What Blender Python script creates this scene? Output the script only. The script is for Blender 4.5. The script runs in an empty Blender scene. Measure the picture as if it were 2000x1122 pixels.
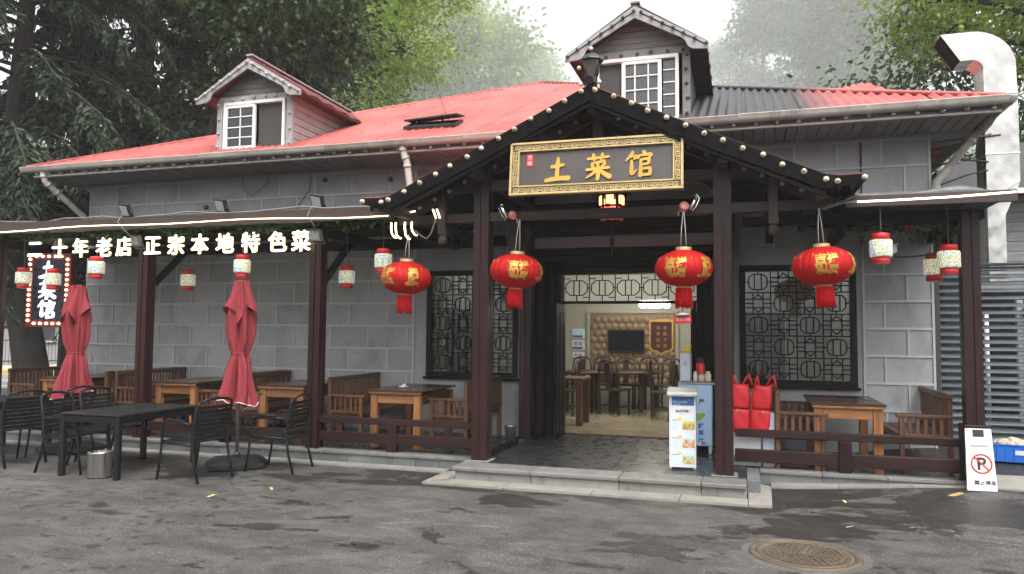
import bpy, bmesh, math, random
import numpy as np
from mathutils import Vector, Matrix
S = bpy.context.scene
COL = S.collection
R = math.radians
rnd = random.Random(7)

# ------------------------------------------------------------------ camera, sky, sun, exposure
cam = bpy.data.cameras.new('camera'); cam.sensor_width = 36.0; cam.lens = 36.0 * 1469 / 2000
cam.clip_start = 0.05; cam.clip_end = 3000
camo = bpy.data.objects.new('camera', cam); COL.objects.link(camo); S.camera = camo
def cam_matrix(yaw, pitch, roll, loc):
    f = Vector((-math.sin(yaw) * math.cos(pitch), math.cos(yaw) * math.cos(pitch), math.sin(pitch)))
    r = Vector((math.cos(yaw), math.sin(yaw), 0)); u = r.cross(f)
    r2 = math.cos(roll) * r + math.sin(roll) * u; u2 = -math.sin(roll) * r + math.cos(roll) * u
    m = Matrix.Identity(4)
    for i in range(3):
        m[i][0] = r2[i]; m[i][1] = u2[i]; m[i][2] = -f[i]; m[i][3] = loc[i]
    return m
camo.matrix_world = cam_matrix(R(17.076), R(3.426), R(0.463), (0, 0, 1.65))

HAZE = 0.0012                          # density of the mist box at the end of the script
SUN_EL, SUN_AZ = R(60), R(150)          # azimuth from +Y, clockwise
w = bpy.data.worlds.new('World'); S.world = w; w.use_nodes = True
nt = w.node_tree; nt.nodes.clear()
sky = nt.nodes.new('ShaderNodeTexSky'); sky.sky_type = 'NISHITA'; sky.sun_disc = False
sky.sun_elevation = SUN_EL; sky.sun_rotation = SUN_AZ; sky.air_density = 1.0; sky.dust_density = 6.0; sky.ozone_density = 1.0
hs = nt.nodes.new('ShaderNodeHueSaturation'); hs.inputs['Saturation'].default_value = 0.12; hs.inputs['Value'].default_value = 1.0
bg = nt.nodes.new('ShaderNodeBackground'); bg.inputs['Strength'].default_value = 0.15
wo = nt.nodes.new('ShaderNodeOutputWorld')
nt.links.new(sky.outputs[0], hs.inputs['Color']); nt.links.new(hs.outputs[0], bg.inputs['Color']); nt.links.new(bg.outputs[0], wo.inputs['Surface'])
sl = bpy.data.lights.new('sun', 'SUN'); sl.energy = .6; sl.angle = R(50); sl.color = (1.0, 0.97, 0.92)
so = bpy.data.objects.new('sun', sl); COL.objects.link(so)
sd = Vector((math.sin(SUN_AZ) * math.cos(SUN_EL), math.cos(SUN_AZ) * math.cos(SUN_EL), math.sin(SUN_EL)))
so.rotation_euler = (-sd).to_track_quat('-Z', 'Y').to_euler(); so.location = (0, -5, 30)
S.view_settings.view_transform = 'Standard'; S.view_settings.look = 'None'
S.view_settings.gamma = 1.0; S.view_settings.use_curve_mapping = False
S.view_settings.exposure = 1.45
S.render.engine = 'CYCLES'
S.cycles.use_denoising = True
S.cycles.max_bounces = 7; S.cycles.transparent_max_bounces = 12; S.cycles.volume_bounces = 2
S.cycles.caustics_reflective = False; S.cycles.caustics_refractive = False

# ------------------------------------------------------------------ materials
MATS = {}
def newmat(name):
    m = bpy.data.materials.new(name); m.use_nodes = True; n = m.node_tree; n.nodes.clear()
    out = n.nodes.new('ShaderNodeOutputMaterial'); p = n.nodes.new('ShaderNodeBsdfPrincipled')
    n.links.new(p.outputs[0], out.inputs['Surface']); MATS[name] = m
    return m, n, p, out
def N(n, t, **k):
    x = n.nodes.new(t)
    for a, b in k.items():
        if a.startswith('i_'): x.inputs[a[2:].replace('_', ' ')].default_value = b
        else: setattr(x, a, b)
    return x
def coords(n, stretch=(1, 1, 1), world=False, rand=True):
    mp = N(n, 'ShaderNodeMapping'); mp.inputs['Scale'].default_value = stretch
    if world:
        g = N(n, 'ShaderNodeNewGeometry'); n.links.new(g.outputs['Position'], mp.inputs['Vector'])
    else:
        t = N(n, 'ShaderNodeTexCoord'); n.links.new(t.outputs['Object'], mp.inputs['Vector'])
        if rand:
            oi = N(n, 'ShaderNodeObjectInfo'); ml = N(n, 'ShaderNodeMath', operation='MULTIPLY'); ml.inputs[1].default_value = 37.0
            n.links.new(oi.outputs['Random'], ml.inputs[0]); n.links.new(ml.outputs[0], mp.inputs['Location'])
    return mp.outputs[0]
def noise(n, v, scale, detail=5, rough=.55, dist=0):
    t = N(n, 'ShaderNodeTexNoise'); t.inputs['Scale'].default_value = scale; t.inputs['Detail'].default_value = detail
    t.inputs['Roughness'].default_value = rough; t.inputs['Distortion'].default_value = dist
    n.links.new(v, t.inputs['Vector']); return t.outputs['Fac']
def ramp(n, f, stops):
    r = N(n, 'ShaderNodeValToRGB'); e = r.color_ramp.elements
    while len(e) < len(stops): e.new(.5)
    for x, (p, c) in zip(e, stops):
        x.position = p; x.color = (c, c, c, 1) if isinstance(c, (int, float)) else (*c, 1)
    n.links.new(f, r.inputs[0]); return r.outputs[0]
def mix(n, f, a, b, mode='MIX'):
    m = N(n, 'ShaderNodeMix', data_type='RGBA', blend_type=mode)
    for sock, v in ((m.inputs[0], f), (m.inputs[6], a), (m.inputs[7], b)):
        if isinstance(v, (int, float)): sock.default_value = v
        elif isinstance(v, tuple): sock.default_value = (*v, 1)
        else: n.links.new(v, sock)
    return m.outputs[2]
def bump(n, p, f, strength, dist=.01):
    b = N(n, 'ShaderNodeBump'); b.inputs['Strength'].default_value = strength; b.inputs['Distance'].default_value = dist
    n.links.new(f, b.inputs['Height']); n.links.new(b.outputs[0], p.inputs['Normal'])
def sc(c, k): return tuple(min(1, max(0, x * k)) for x in c)
def mat(name, col, rough=.6, metal=0., var=.18, scale=5., stretch=(1, 1, 1), rand=.08, bmp=.15, bscale=40., dirt=0., dirtcol=(.05, .045, .04), emit=None, es=1., world=False, spec=.5, wear=None):
    m, n, p, out = newmat(name)
    v = coords(n, stretch, world)
    f = noise(n, v, scale, 6, .6)
    c = mix(n, ramp(n, f, [(.3, 0.), (.7, 1.)]), sc(col, 1 - var), sc(col, 1 + var))
    if rand:
        oi = N(n, 'ShaderNodeObjectInfo'); mr = N(n, 'ShaderNodeMapRange'); mr.inputs[3].default_value = 1 - rand; mr.inputs[4].default_value = 1 + rand
        n.links.new(oi.outputs['Random'], mr.inputs[0]); c = mix(n, 1., c, mr.outputs[0], 'MULTIPLY')
    if dirt:
        d = noise(n, coords(n, (1, 1, .6), world), 2.3, 8, .7, .6)
        c = mix(n, ramp(n, d, [(.5, 0.), (.72, dirt)]), c, dirtcol)
    if wear:
        d = noise(n, coords(n, (1, 1, 1), world), 19, 8, .75, .3)
        c = mix(n, ramp(n, d, [(.62, 0.), (.68, .8)]), c, wear)
    n.links.new(c, p.inputs['Base Color'])
    n.links.new(ramp(n, noise(n, v, scale * 2.7, 4), [(.3, max(0, rough - .1)), (.7, min(1, rough + .1))]), p.inputs['Roughness'])
    p.inputs['Metallic'].default_value = metal; p.inputs['Specular IOR Level'].default_value = spec
    if bmp: bump(n, p, noise(n, v, bscale, 4), bmp, .004)
    if emit:
        p.inputs['Emission Color'].default_value = (*emit, 1); p.inputs['Emission Strength'].default_value = es
    return m
def woodmat(name, col, dark, rough=.45, axis='z', scale=1., bmp=.25, wear=None, spec=.5):
    m, n, p, out = newmat(name)
    st = {'x': (1.2, 22, 22), 'y': (22, 1.2, 22), 'z': (22, 22, 1.2)}[axis]
    v = coords(n, tuple(a * scale for a in st))
    g = noise(n, v, 1.4, 6, .65, .5)
    c = mix(n, ramp(n, g, [(.32, 0.), (.68, 1.)]), dark, col)
    b = noise(n, coords(n), 2.2, 5)
    c = mix(n, ramp(n, b, [(.35, .75), (.7, 1.15)]), (0, 0, 0), c)
    oi = N(n, 'ShaderNodeObjectInfo'); mr = N(n, 'ShaderNodeMapRange'); mr.inputs[3].default_value = .8; mr.inputs[4].default_value = 1.18
    n.links.new(oi.outputs['Random'], mr.inputs[0]); c = mix(n, 1., c, mr.outputs[0], 'MULTIPLY')
    if wear:
        d = noise(n, coords(n, tuple(a * .3 for a in st)), 5, 8, .75)
        c = mix(n, ramp(n, d, [(.6, 0.), (.7, .8)]), c, wear)
    n.links.new(c, p.inputs['Base Color'])
    n.links.new(ramp(n, g, [(.3, rough - .1), (.7, rough + .12)]), p.inputs['Roughness'])
    bump(n, p, g, bmp, .003); p.inputs['Specular IOR Level'].default_value = spec
    return m
def flat(name, col, rough=.6, metal=0., emit=None, es=1.):
    return mat(name, col, rough, metal, var=.05, rand=.0, bmp=.0, emit=emit, es=es)

PAINT = woodmat('dark_oxblood_paint', (.031, .0085, .0085), (.019, .006, .006), .38, 'z', .35, .12, wear=(.05, .025, .022), spec=.3)
PAINTX = woodmat('dark_oxblood_rail', (.029, .009, .0085), (.017, .0062, .0062), .42, 'x', .35, .18, wear=(.09, .05, .045), spec=.3)
BEAM = woodmat('weathered_dark_beam', (.075, .050, .046), (.028, .018, .017), .55, 'x', .5, .35, wear=(.14, .11, .10), spec=.25)
BEAMZ = woodmat('weathered_dark_post', (.085, .06, .056), (.034, .022, .021), .55, 'z', .5, .35, wear=(.12, .095, .088), spec=.25)
BLACKW = woodmat('black_brown_wood', (.0095, .006, .0055), (.005, .0035, .0035),   .5, 'z', .4, .15, spec=.12)
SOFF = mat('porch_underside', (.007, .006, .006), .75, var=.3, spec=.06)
BENCHW = woodmat('bench_timber', (.12, .048, .02), (.05, .021, .010), .42, 'y', .5, .2)
BENCHZ = woodmat('bench_slat_timber', (.155, .064, .026), (.066, .027, .012), .42, 'z', .5, .2)
TABLEW = woodmat('table_timber', (.34, .15, .05), (.17, .066, .021), .4, 'z', .5, .2)
TABTOP = woodmat('dark_table_top', (.075, .034, .019), (.033, .016, .011), .25, 'x', .4, .12)
GREY = mat('grey_wall_panel', (.31, .32, .325), .72, var=.12, scale=1.6, rand=.10, bmp=.12, bscale=70, dirt=.55, dirtcol=(.12, .12, .115), world=True)
GREYJ = mat('grey_wall_joint', (.42, .43, .432), .6, var=.08, scale=3, rand=0, bmp=.1, world=True)
PLASTER = mat('grey_plaster', (.31, .32, .324), .75, var=.08, scale=1.5, rand=0, bmp=.15, bscale=60, dirt=.3, dirtcol=(.12, .12, .115), world=True)
DORM = mat('weathered_grey_siding', (.2, .195, .19), .75, var=.22, scale=3, stretch=(1, 1, 5), rand=.08, bmp=.3, dirt=.6, dirtcol=(.09, .07, .06))
DORMP = mat('pinkish_weathered_siding', (.36, .30, .295), .75, var=.15, scale=3, stretch=(1, 1, 5), rand=.06, bmp=.3, dirt=.5, dirtcol=(.16, .08, .07))
REDB = mat('flaking_red_board', (.12, .022, .022), .7, var=.25, rand=.06, bmp=.4, dirt=.7, dirtcol=(.07, .02, .02))
BARGE = mat('grey_barge_board', (.33, .33, .33), .7, var=.14, scale=4, rand=.05, bmp=.25, dirt=.6, dirtcol=(.1, .09, .085))
GUT = mat('weathered_beige_gutter', (.48, .44, .39), .5, var=.16, scale=4, rand=.08, bmp=.1, dirt=.55, dirtcol=(.13, .10, .085))
SOFB = mat('grey_soffit_board', (.27, .26, .25), .6, var=.12, scale=4, rand=.16, bmp=.1, dirt=.6, dirtcol=(.07, .055, .05))
WHITE = mat('white_upvc', (.78, .78, .77), .35, var=.05, rand=.02, bmp=0, dirt=.25, dirtcol=(.45, .42, .38))
STEEL = None
BLACKM = mat('black_powder_coat', (.007, .0075, .0085), .42, var=.2, rand=.1, bmp=.1, bscale=200, wear=(.014, .014, .014), spec=.3)
BLACKT = mat('black_table_top', (.010, .0105, .012), .4, var=.3, scale=3, rand=0, bmp=.12, bscale=160, spec=.35)
RUBBER = mat('dark_plastic_base', (.013, .013, .014), .65, var=.2, bmp=.2, spec=.25)
POLE = mat('grey_aluminium_pole', (.3, .3, .3), .4, .8, var=.08)
FLOORT = mat('dark_slate_slab', (.021, .024, .0245), .30, var=.3, scale=2.2, rand=.10, bmp=.12, bscale=30, dirt=.25, dirtcol=(.036, .039, .038), world=True)
STONE = mat('weathered_step_stone', (.16, .155, .145), .6, var=.2, scale=3, rand=.1, bmp=.4, bscale=50, dirt=.7, dirtcol=(.06, .057, .05), world=True)
RISER = mat('stained_riser_stone', (.25, .245, .225), .7, var=.22, scale=2.4, stretch=(1, 1, .25), rand=.1, bmp=.4, bscale=50, dirt=.75, dirtcol=(.075, .07, .06), world=True)
PTILE = mat('slate_plinth_tile', (.115, .125, .125), .5, var=.25, scale=3, rand=.2, bmp=.35, bscale=30, dirt=.5, dirtcol=(.19, .19, .18))
CURB = mat('concrete_kerb', (.235, .22, .195), .8, var=.15, scale=5, rand=.07, bmp=.4, bscale=60, dirt=.5, dirtcol=(.17, .155, .13), world=True)
GOLD = mat('gold_leaf_paint', (.52, .30, .055), .38, .35, var=.15, rand=0, bmp=.15, bscale=60)
GOLDF = mat('aged_gilt_frame', (.50, .37, .17), .45, .3, var=.2, scale=9, rand=0, bmp=.3, bscale=60, dirt=.35, dirtcol=(.2, .13, .05))
GOLDD = mat('dark_gilt_recess', (.11, .07, .03), .6, var=.25, rand=0)
PLAQ = woodmat('plaque_brown_board', (.082, .066, .06), (.052, .042, .04), .42, 'x', .3, .1)
SEAL = flat('red_seal', (.62, .03, .03), .5)
BULB = mat('cream_bulb', (.62, .56, .40), .25, var=.08, rand=.08, bmp=0)
BULBD = mat('dirty_dark_bulb', (.09, .07, .06), .4, var=.2, rand=.2, bmp=.1)
BULBG = mat('weathered_bulb', (.42, .38, .33), .4, var=.15, rand=.15, bmp=.05)
WIRE = flat('black_cable', (.012, .012, .012), .5)
WIREG = flat('grey_cable', (.2, .19, .17), .6)
TARP = mat('black_tarpaulin', (.025, .03, .035), .35, var=.2, scale=3, rand=0, bmp=.4, bscale=9)
LOUV = mat('blue_grey_louver', (.10, .115, .135), .42, .2, var=.12, scale=4, rand=.08, bmp=.05)
LOUVD = mat('dark_frame', (.03, .033, .038), .5, var=.15)
BLUE = mat('blue_plastic', (.012, .13, .55), .4, var=.1, rand=.04, bmp=.05)
CLOTH = mat('dirty_rag', (.42, .37, .27), .9, var=.3, scale=14, bmp=.5, bscale=80)
REDBAG = mat('red_nonwoven_bag', (.55, .012, .018), .55, var=.14, scale=7, rand=.05, bmp=.35, bscale=18)
BARK = mat('dark_bark', (.024, .021, .018), .9, var=.4, scale=5, stretch=(1, 1, .25), rand=.1, bmp=.9, bscale=16)
BARKL = mat('lichen_bark', (.10, .085, .07), .9, var=.45, scale=4, stretch=(1, 1, .3), rand=.1, bmp=.8, bscale=16)
RUST = mat('rusty_cast_iron', (.13, .10, .07), .65, .35, var=.3, scale=8, rand=0, bmp=.4, bscale=60, dirt=.7, dirtcol=(.085, .065, .05))
PAPER = flat('white_print', (.62, .63, .64), .5)
INK = flat('dark_ink', (.02, .02, .025), .6)
GREYINK = flat('grey_ink', (.3, .32, .34), .6)
LIGHTBLUE = mat('pale_blue_panel', (.42, .60, .82), .4, var=.1, scale=2, rand=0, bmp=0)
CARTON = mat('pale_carton', (.56, .62, .74), .5, var=.06, rand=.03, bmp=.03)
YELLOW = flat('yellow_plastic', (.72, .52, .015), .4)
GREENP = flat('leaf_green_print', (.22, .45, .08), .5)
BLUEP = flat('blue_print', (.02, .10, .33), .5)
CYANP = flat('pale_cyan_print', (.45, .75, .82), .5)
GALV = mat('galvanised_steel', (.38, .39, .38), .42, .85, var=.2, scale=9, rand=0, bmp=.1)
LAMPB = mat('black_lamp_housing', (.02, .02, .022), .4, var=.15)
LAMPG = mat('lamp_lens', (.42, .46, .46), .2, var=.1, bmp=0)
CHROME = flat('chrome', (.7, .7, .7), .15, 1.)
PINKP = flat('pink_lamp_lens', (.55, .2, .16), .3)
LEDM = flat('warm_led_strip', (.9, .8, .6), .5, emit=(1., .80, .50), es=1.9)
LETM = flat('lit_letter_face', (.9, .9, .85), .5, emit=(1., .93, .78), es=1.7)
LETS = flat('letter_side', (.75, .6, .3), .5, emit=(1., .62, .22), es=.5)
NEONB = flat('lit_marquee_bulb', (.9, .8, .6), .4, emit=(1., .70, .38), es=2.2)
NEONW = flat('lit_blue_white_letter', (.9, .9, 1.), .4, emit=(.80, .84, 1.), es=1.6)
SIGNR = mat('maroon_lightbox_edge', (.19, .012, .010), .4, var=.1, rand=0)
SIGNK = flat('dark_navy_lightbox', (.012, .010, .03), .3)
LREDM = None
CEILW = flat('white_ceiling', (.62, .62, .58), .7)
CREAM = mat('cream_interior_wall', (.36, .355, .29), .7, var=.06, scale=1, rand=0, bmp=.05)
PANELL = flat('lit_ceiling_panel', (.9, .9, .9), .5, emit=(1., .93, .82), es=4.5)
TILEF = mat('beige_floor_tile', (.42, .36, .25), .16, var=.1, scale=1.6, rand=.05, bmp=.02)
DARKW = woodmat('dark_dining_wood', (.05, .022, .014), (.02, .01, .007), .35, 'z', .5, .1)
TVM = flat('tv_screen', (.008, .009, .012), .15)
MAROON = flat('maroon_velvet', (.05, .008, .012), .7)
SIDING = mat('old_grey_clapboard', (.30, .31, .31), .75, var=.25, scale=3, stretch=(.5, 1, 4), rand=.16, bmp=.4, dirt=.6, dirtcol=(.13, .13, .125))
ROOFG = mat('grey_roof_felt', (.10, .105, .11), .7, var=.2, bmp=.3)
CARW = mat('white_car_paint', (.7, .7, .7), .3, var=.03, rand=0, bmp=0)
FARW = mat('pale_far_wall', (.42, .42, .40), .8, var=.1, bmp=.1)
FARD = mat('dark_far_panel', (.05, .05, .055), .6)
TILER = mat('far_roof_tile', (.30, .27, .25), .8, var=.2)
YKERB = mat('yellow_kerb_paint', (.62, .46, .12), .7, var=.15)
ROADL = mat('pale_wet_road', (.30, .30, .29), .35, var=.15, scale=.7, rand=0, bmp=.2)
PAVE = mat('beige_pavement', (.44, .39, .32), .7, var=.12)

def brushed():
    m, n, p, out = newmat('brushed_stainless')
    v = coords(n, (22, 22, .05)); f = noise(n, v, 1.5, 3)
    n.links.new(ramp(n, f, [(.3, .22), (.7, .42)]), p.inputs['Roughness'])
    c = mix(n, f, (.52, .51, .49), (.66, .65, .63)); n.links.new(c, p.inputs['Base Color']); p.inputs['Metallic'].default_value = 1.
    return m
STEEL = brushed()
def ductmat():
    m, n, p, out = newmat('dented_duct_steel')
    v = coords(n, (1, 1, .6)); f = noise(n, v, 2.5, 5)
    c = mix(n, ramp(n, f, [(.35, 0.), (.65, 1.)]), (.40, .395, .38), (.56, .55, .53))
    d = noise(n, coords(n, (9, 9, .5)), 2., 6, .7); c = mix(n, ramp(n, d, [(.64, 0.), (.74, .5)]), c, (.34, .22, .10))
    n.links.new(c, p.inputs['Base Color']); p.inputs['Metallic'].default_value = 1.
    n.links.new(ramp(n, f, [(.3, .20), (.7, .38)]), p.inputs['Roughness']); bump(n, p, noise(n, v, 3.2, 2), .6, .06)
    return m
DUCT = ductmat(); mat('soot', (.012, .011, .010), .9, var=.3, spec=.1)  # near-black for painted shade in the duct outlet and behind the louvres
def roofmat():
    m, n, p, out = newmat('faded_red_corrugated_sheet')
    v = coords(n, (1, 1, 1), True)
    f = noise(n, v, .8, 6, .6)
    c = mix(n, ramp(n, f, [(.3, 0.), (.7, 1.)]), (.34, .055, .050), (.48, .13, .112))
    d = noise(n, v, 3.5, 9, .75, .8); c = mix(n, ramp(n, d, [(.54, 0.), (.74, .6)]), c, (.58, .29, .255))
    d2 = noise(n, coords(n, (.4, 1.2, 1), True), 1.2, 9, .75, .8); c = mix(n, ramp(n, d2, [(.54, 0.), (.70, .7)]), c, (.20, .045, .04))
    # soot blown from the kitchen flue over the right slope
    g = N(n, 'ShaderNodeNewGeometry'); sx = N(n, 'ShaderNodeSeparateXYZ'); n.links.new(g.outputs['Position'], sx.inputs[0])
    a = N(n, 'ShaderNodeMapRange', interpolation_type='SMOOTHSTEP'); a.inputs[1].default_value = -1.05; a.inputs[2].default_value = -.75; n.links.new(sx.outputs[0], a.inputs[0])
    b = N(n, 'ShaderNodeMapRange', interpolation_type='SMOOTHSTEP'); b.inputs[1].default_value = 1.5; b.inputs[2].default_value = .3; n.links.new(sx.outputs[0], b.inputs[0])
    ml = N(n, 'ShaderNodeMath', operation='MULTIPLY'); n.links.new(a.outputs[0], ml.inputs[0]); n.links.new(b.outputs[0], ml.inputs[1])
    e = noise(n, coords(n, (9, 1.2, 1), True), 1.6, 8, .7); m2 = N(n, 'ShaderNodeMath', operation='MULTIPLY_ADD'); m2.inputs[1].default_value = 1.5; m2.inputs[2].default_value = .0
    n.links.new(ml.outputs[0], m2.inputs[0]); m3 = N(n, 'ShaderNodeMath', operation='MULTIPLY'); n.links.new(m2.outputs[0], m3.inputs[0]); n.links.new(ramp(n, e, [(.25, .55), (.6, 1.)]), m3.inputs[1])
    m3.use_clamp = True
    c = mix(n, m3.outputs[0], c, (.045, .043, .045))
    oi = N(n, 'ShaderNodeObjectInfo'); mr = N(n, 'ShaderNodeMapRange'); mr.inputs[3].default_value = .93; mr.inputs[4].default_value = 1.06
    n.links.new(oi.outputs['Random'], mr.inputs[0]); c = mix(n, 1., c, mr.outputs[0], 'MULTIPLY')
    n.links.new(c, p.inputs['Base Color']); p.inputs['Roughness'].default_value = .5; bump(n, p, noise(n, v, 30, 4), .15, .004)
    return m
ROOF = roofmat()
def asphaltmat():
    m, n, p, out = newmat('damp_asphalt')
    v = coords(n, (1, 1, 1), True)
    base = noise(n, v, .55, 8, .62, .3)
    c = mix(n, ramp(n, base, [(.34, 0.), (.66, 1.)]), (.050, .046, .042), (.096, .090, .083))
    med = noise(n, v, 5.5, 8, .7)
    c = mix(n, ramp(n, med, [(.35, .72), (.65, 1.12)]), (0, 0, 0), c)
    sp = noise(n, v, 75, 3, .7); c = mix(n, ramp(n, sp, [(.30, 0.), (.42, 1.)]), mix(n, 1., c, (.42, .42, .42), 'MULTIPLY'), c)
    sp2 = noise(n, v, 52, 3, .7); c = mix(n, ramp(n, sp2, [(.58, 0.), (.68, .7)]), c, (.34, .33, .315))
    pale = noise(n, coords(n, (.35, 1.1, 1), True), 1.5, 10, .78, .7); c = mix(n, ramp(n, pale, [(.58, 0.), (.68, .4)]), c, (.28, .27, .25))
    mot = noise(n, coords(n, (.7, 1.3, 1), True), 2.4, 10, .72, .5); c = mix(n, ramp(n, mot, [(.44, 0.), (.56, 1.)]), mix(n, 1., c, (.66, .65, .63), 'MULTIPLY'), c)
    # damp patches, stretched across the slope
    wv = coords(n, (.62, 1.0, 1), True)
    wet = noise(n, wv, 1.15, 12, .70, .25)
    g = N(n, 'ShaderNodeNewGeometry'); sx = N(n, 'ShaderNodeSeparateXYZ'); n.links.new(g.outputs['Position'], sx.inputs[0])
    # more patches to the right of the steps and towards the building
    gx = N(n, 'ShaderNodeMapRange', interpolation_type='SMOOTHSTEP'); gx.inputs[1].default_value = -4.5; gx.inputs[2].default_value = 1.5; gx.inputs[3].default_value = 0.; gx.inputs[4].default_value = .032
    n.links.new(sx.outputs[0], gx.inputs[0])
    gy = N(n, 'ShaderNodeMapRange', interpolation_type='SMOOTHSTEP'); gy.inputs[1].default_value = 6.9; gy.inputs[2].default_value = 7.7; gy.inputs[3].default_value = 0.; gy.inputs[4].default_value = .10
    n.links.new(sx.outputs[1], gy.inputs[0])
    ad = N(n, 'ShaderNodeMath', operation='ADD'); n.links.new(wet, ad.inputs[0]); n.links.new(gx.outputs[0], ad.inputs[1])
    ad2 = N(n, 'ShaderNodeMath', operation='ADD'); n.links.new(ad.outputs[0], ad2.inputs[0]); n.links.new(gy.outputs[0], ad2.inputs[1])
    wm = ramp(n, ad2.outputs[0], [(.572, 0.), (.592, 1.)])
    dots = noise(n, coords(n, (.7, 1.2, 1), True), 8, 4, .6)
    gl = N(n, 'ShaderNodeMapRange', interpolation_type='SMOOTHSTEP'); gl.inputs[1].default_value = -2.8; gl.inputs[2].default_value = -5.2; gl.inputs[3].default_value = 0.; gl.inputs[4].default_value = .055; n.links.new(sx.outputs[0], gl.inputs[0])
    ad3 = N(n, 'ShaderNodeMath', operation='ADD'); n.links.new(dots, ad3.inputs[0]); n.links.new(gl.outputs[0], ad3.inputs[1]); dm = ramp(n, ad3.outputs[0], [(.645, 0.), (.66, .85)])
    mx = N(n, 'ShaderNodeMath', operation='MAXIMUM'); n.links.new(wm, mx.inputs[0]); n.links.new(dm, mx.inputs[1])
    c = mix(n, mx.outputs[0], c, mix(n, 1., c, (.36, .35, .345), 'MULTIPLY'))
    ag = noise(n, v, 38, 3, .75); c = mix(n, ramp(n, ag, [(.60, 0.), (.70, .55)]), c, (.20, .195, .185)); c = mix(n, ramp(n, ag, [(.26, .6), (.36, 0.)]), c, (.022, .021, .02))
    n.links.new(c, p.inputs['Base Color'])
    n.links.new(ramp(n, mx.outputs[0], [(0., .82), (1., .5)]), p.inputs['Roughness'])
    h = mix(n, .5, sp, sp2); bump(n, p, h, .55, .006)
    return m
ASPH = asphaltmat()
def glassmat(name, tint=(.9, .95, .95), refl=.12, rough=.03):
    m = bpy.data.materials.new(name); m.use_nodes = True; n = m.node_tree; n.nodes.clear(); MATS[name] = m
    out = n.nodes.new('ShaderNodeOutputMaterial'); t = N(n, 'ShaderNodeBsdfTransparent'); t.inputs[0].default_value = (*tint, 1)
    g = N(n, 'ShaderNodeBsdfGlossy'); g.inputs['Roughness'].default_value = rough
    lw = N(n, 'ShaderNodeFresnel'); lw.inputs[0].default_value = 1.5
    ml = N(n, 'ShaderNodeMath', operation='ADD'); ml.inputs[1].default_value = refl; n.links.new(lw.outputs[0], ml.inputs[0])
    mx = N(n, 'ShaderNodeMixShader'); n.links.new(ml.outputs[0], mx.inputs[0]); n.links.new(t.outputs[0], mx.inputs[1]); n.links.new(g.outputs[0], mx.inputs[2])
    n.links.new(mx.outputs[0], out.inputs[0]); return m
GLASS = glassmat('window_glass', (.50, .55, .58), .06)
GLASSD = glassmat('dark_window_glass', (.25, .28, .29), .04)
def milk():
    m = bpy.data.materials.new('milky_glass'); m.use_nodes = True; n = m.node_tree; n.nodes.clear(); MATS['milky_glass'] = m
    out = n.nodes.new('ShaderNodeOutputMaterial'); t = N(n, 'ShaderNodeBsdfTransparent'); l = N(n, 'ShaderNodeBsdfTranslucent'); l.inputs[0].default_value = (.8, .82, .78, 1); d = N(n, 'ShaderNodeBsdfDiffuse'); d.inputs[0].default_value = (.6, .62, .6, 1)
    a = N(n, 'ShaderNodeMixShader'); a.inputs[0].default_value = .4; b = N(n, 'ShaderNodeMixShader'); b.inputs[0].default_value = .62
    n.links.new(l.outputs[0], a.inputs[1]); n.links.new(d.outputs[0], a.inputs[2]); n.links.new(t.outputs[0], b.inputs[1]); n.links.new(a.outputs[0], b.inputs[2]); n.links.new(b.outputs[0], out.inputs[0]); return m
MILK = milk()
GLASSF = glassmat('frosted_glass', (.75, .8, .78), .05, .4)
def fabric(name, col, tr=.3, scale=240, rough=.8, var=.12):
    m, n, p, out = newmat(name)
    v = coords(n, (1, 1, 1), False, False)
    f = noise(n, v, 3, 5); c = mix(n, f, sc(col, 1 - var), sc(col, 1 + var)); n.links.new(c, p.inputs['Base Color'])
    p.inputs['Roughness'].default_value = rough; p.inputs['Specular IOR Level'].default_value = .2
    bump(n, p, noise(n, v, scale, 2), .15, .002)
    t = N(n, 'ShaderNodeBsdfTranslucent'); n.links.new(c, t.inputs[0]); mx = N(n, 'ShaderNodeMixShader'); mx.inputs[0].default_value = tr
    n.links.new(p.outputs[0], mx.inputs[1]); n.links.new(t.outputs[0], mx.inputs[2]); n.links.new(mx.outputs[0], out.inputs[0])
    return m
UMB = fabric('faded_crimson_canvas', (.25, .036, .045), .06)
PIPE = flat('white_piping', (.62, .6, .56), .7)
LREDM = fabric('red_lantern_silk', (.58, .018, .016), .35, 60, .55, .06)
TASS = fabric('red_tassel_thread', (.74, .015, .02), .3, 300, .8, .2)
LRED2 = mat('red_lantern_cap', (.55, .012, .014), .45, var=.08, rand=.05, bmp=.05)
def floralmat():
    m, n, p, out = newmat('floral_lantern_paper')
    v = coords(n)
    vo = N(n, 'ShaderNodeTexVoronoi', feature='F1'); vo.inputs['Scale'].default_value = 70; n.links.new(v, vo.inputs['Vector'])
    lines = ramp(n, vo.outputs['Distance'], [(.36, 0.), (.52, .85)])
    big = noise(n, v, 7, 3); hue = ramp(n, big, [(.42, (.34, .30, .10)), (.55, (.20, .27, .17)), (.66, (.08, .22, .40))])
    c = mix(n, lines, (.74, .74, .64), hue); n.links.new(c, p.inputs['Base Color']); p.inputs['Roughness'].default_value = .7
    n.links.new(c, p.inputs['Emission Color']); p.inputs['Emission Strength'].default_value = .22
    return m
FLORAL = floralmat()
def foodmat(name, a, b, c3):
    m, n, p, out = newmat(name); v = coords(n)
    f = noise(n, v, 26, 5, .7, .5); c = ramp(n, f, [(.3, a), (.48, b), (.6, c3)]); n.links.new(c, p.inputs['Base Color']); p.inputs['Roughness'].default_value = .5
    return m
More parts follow.
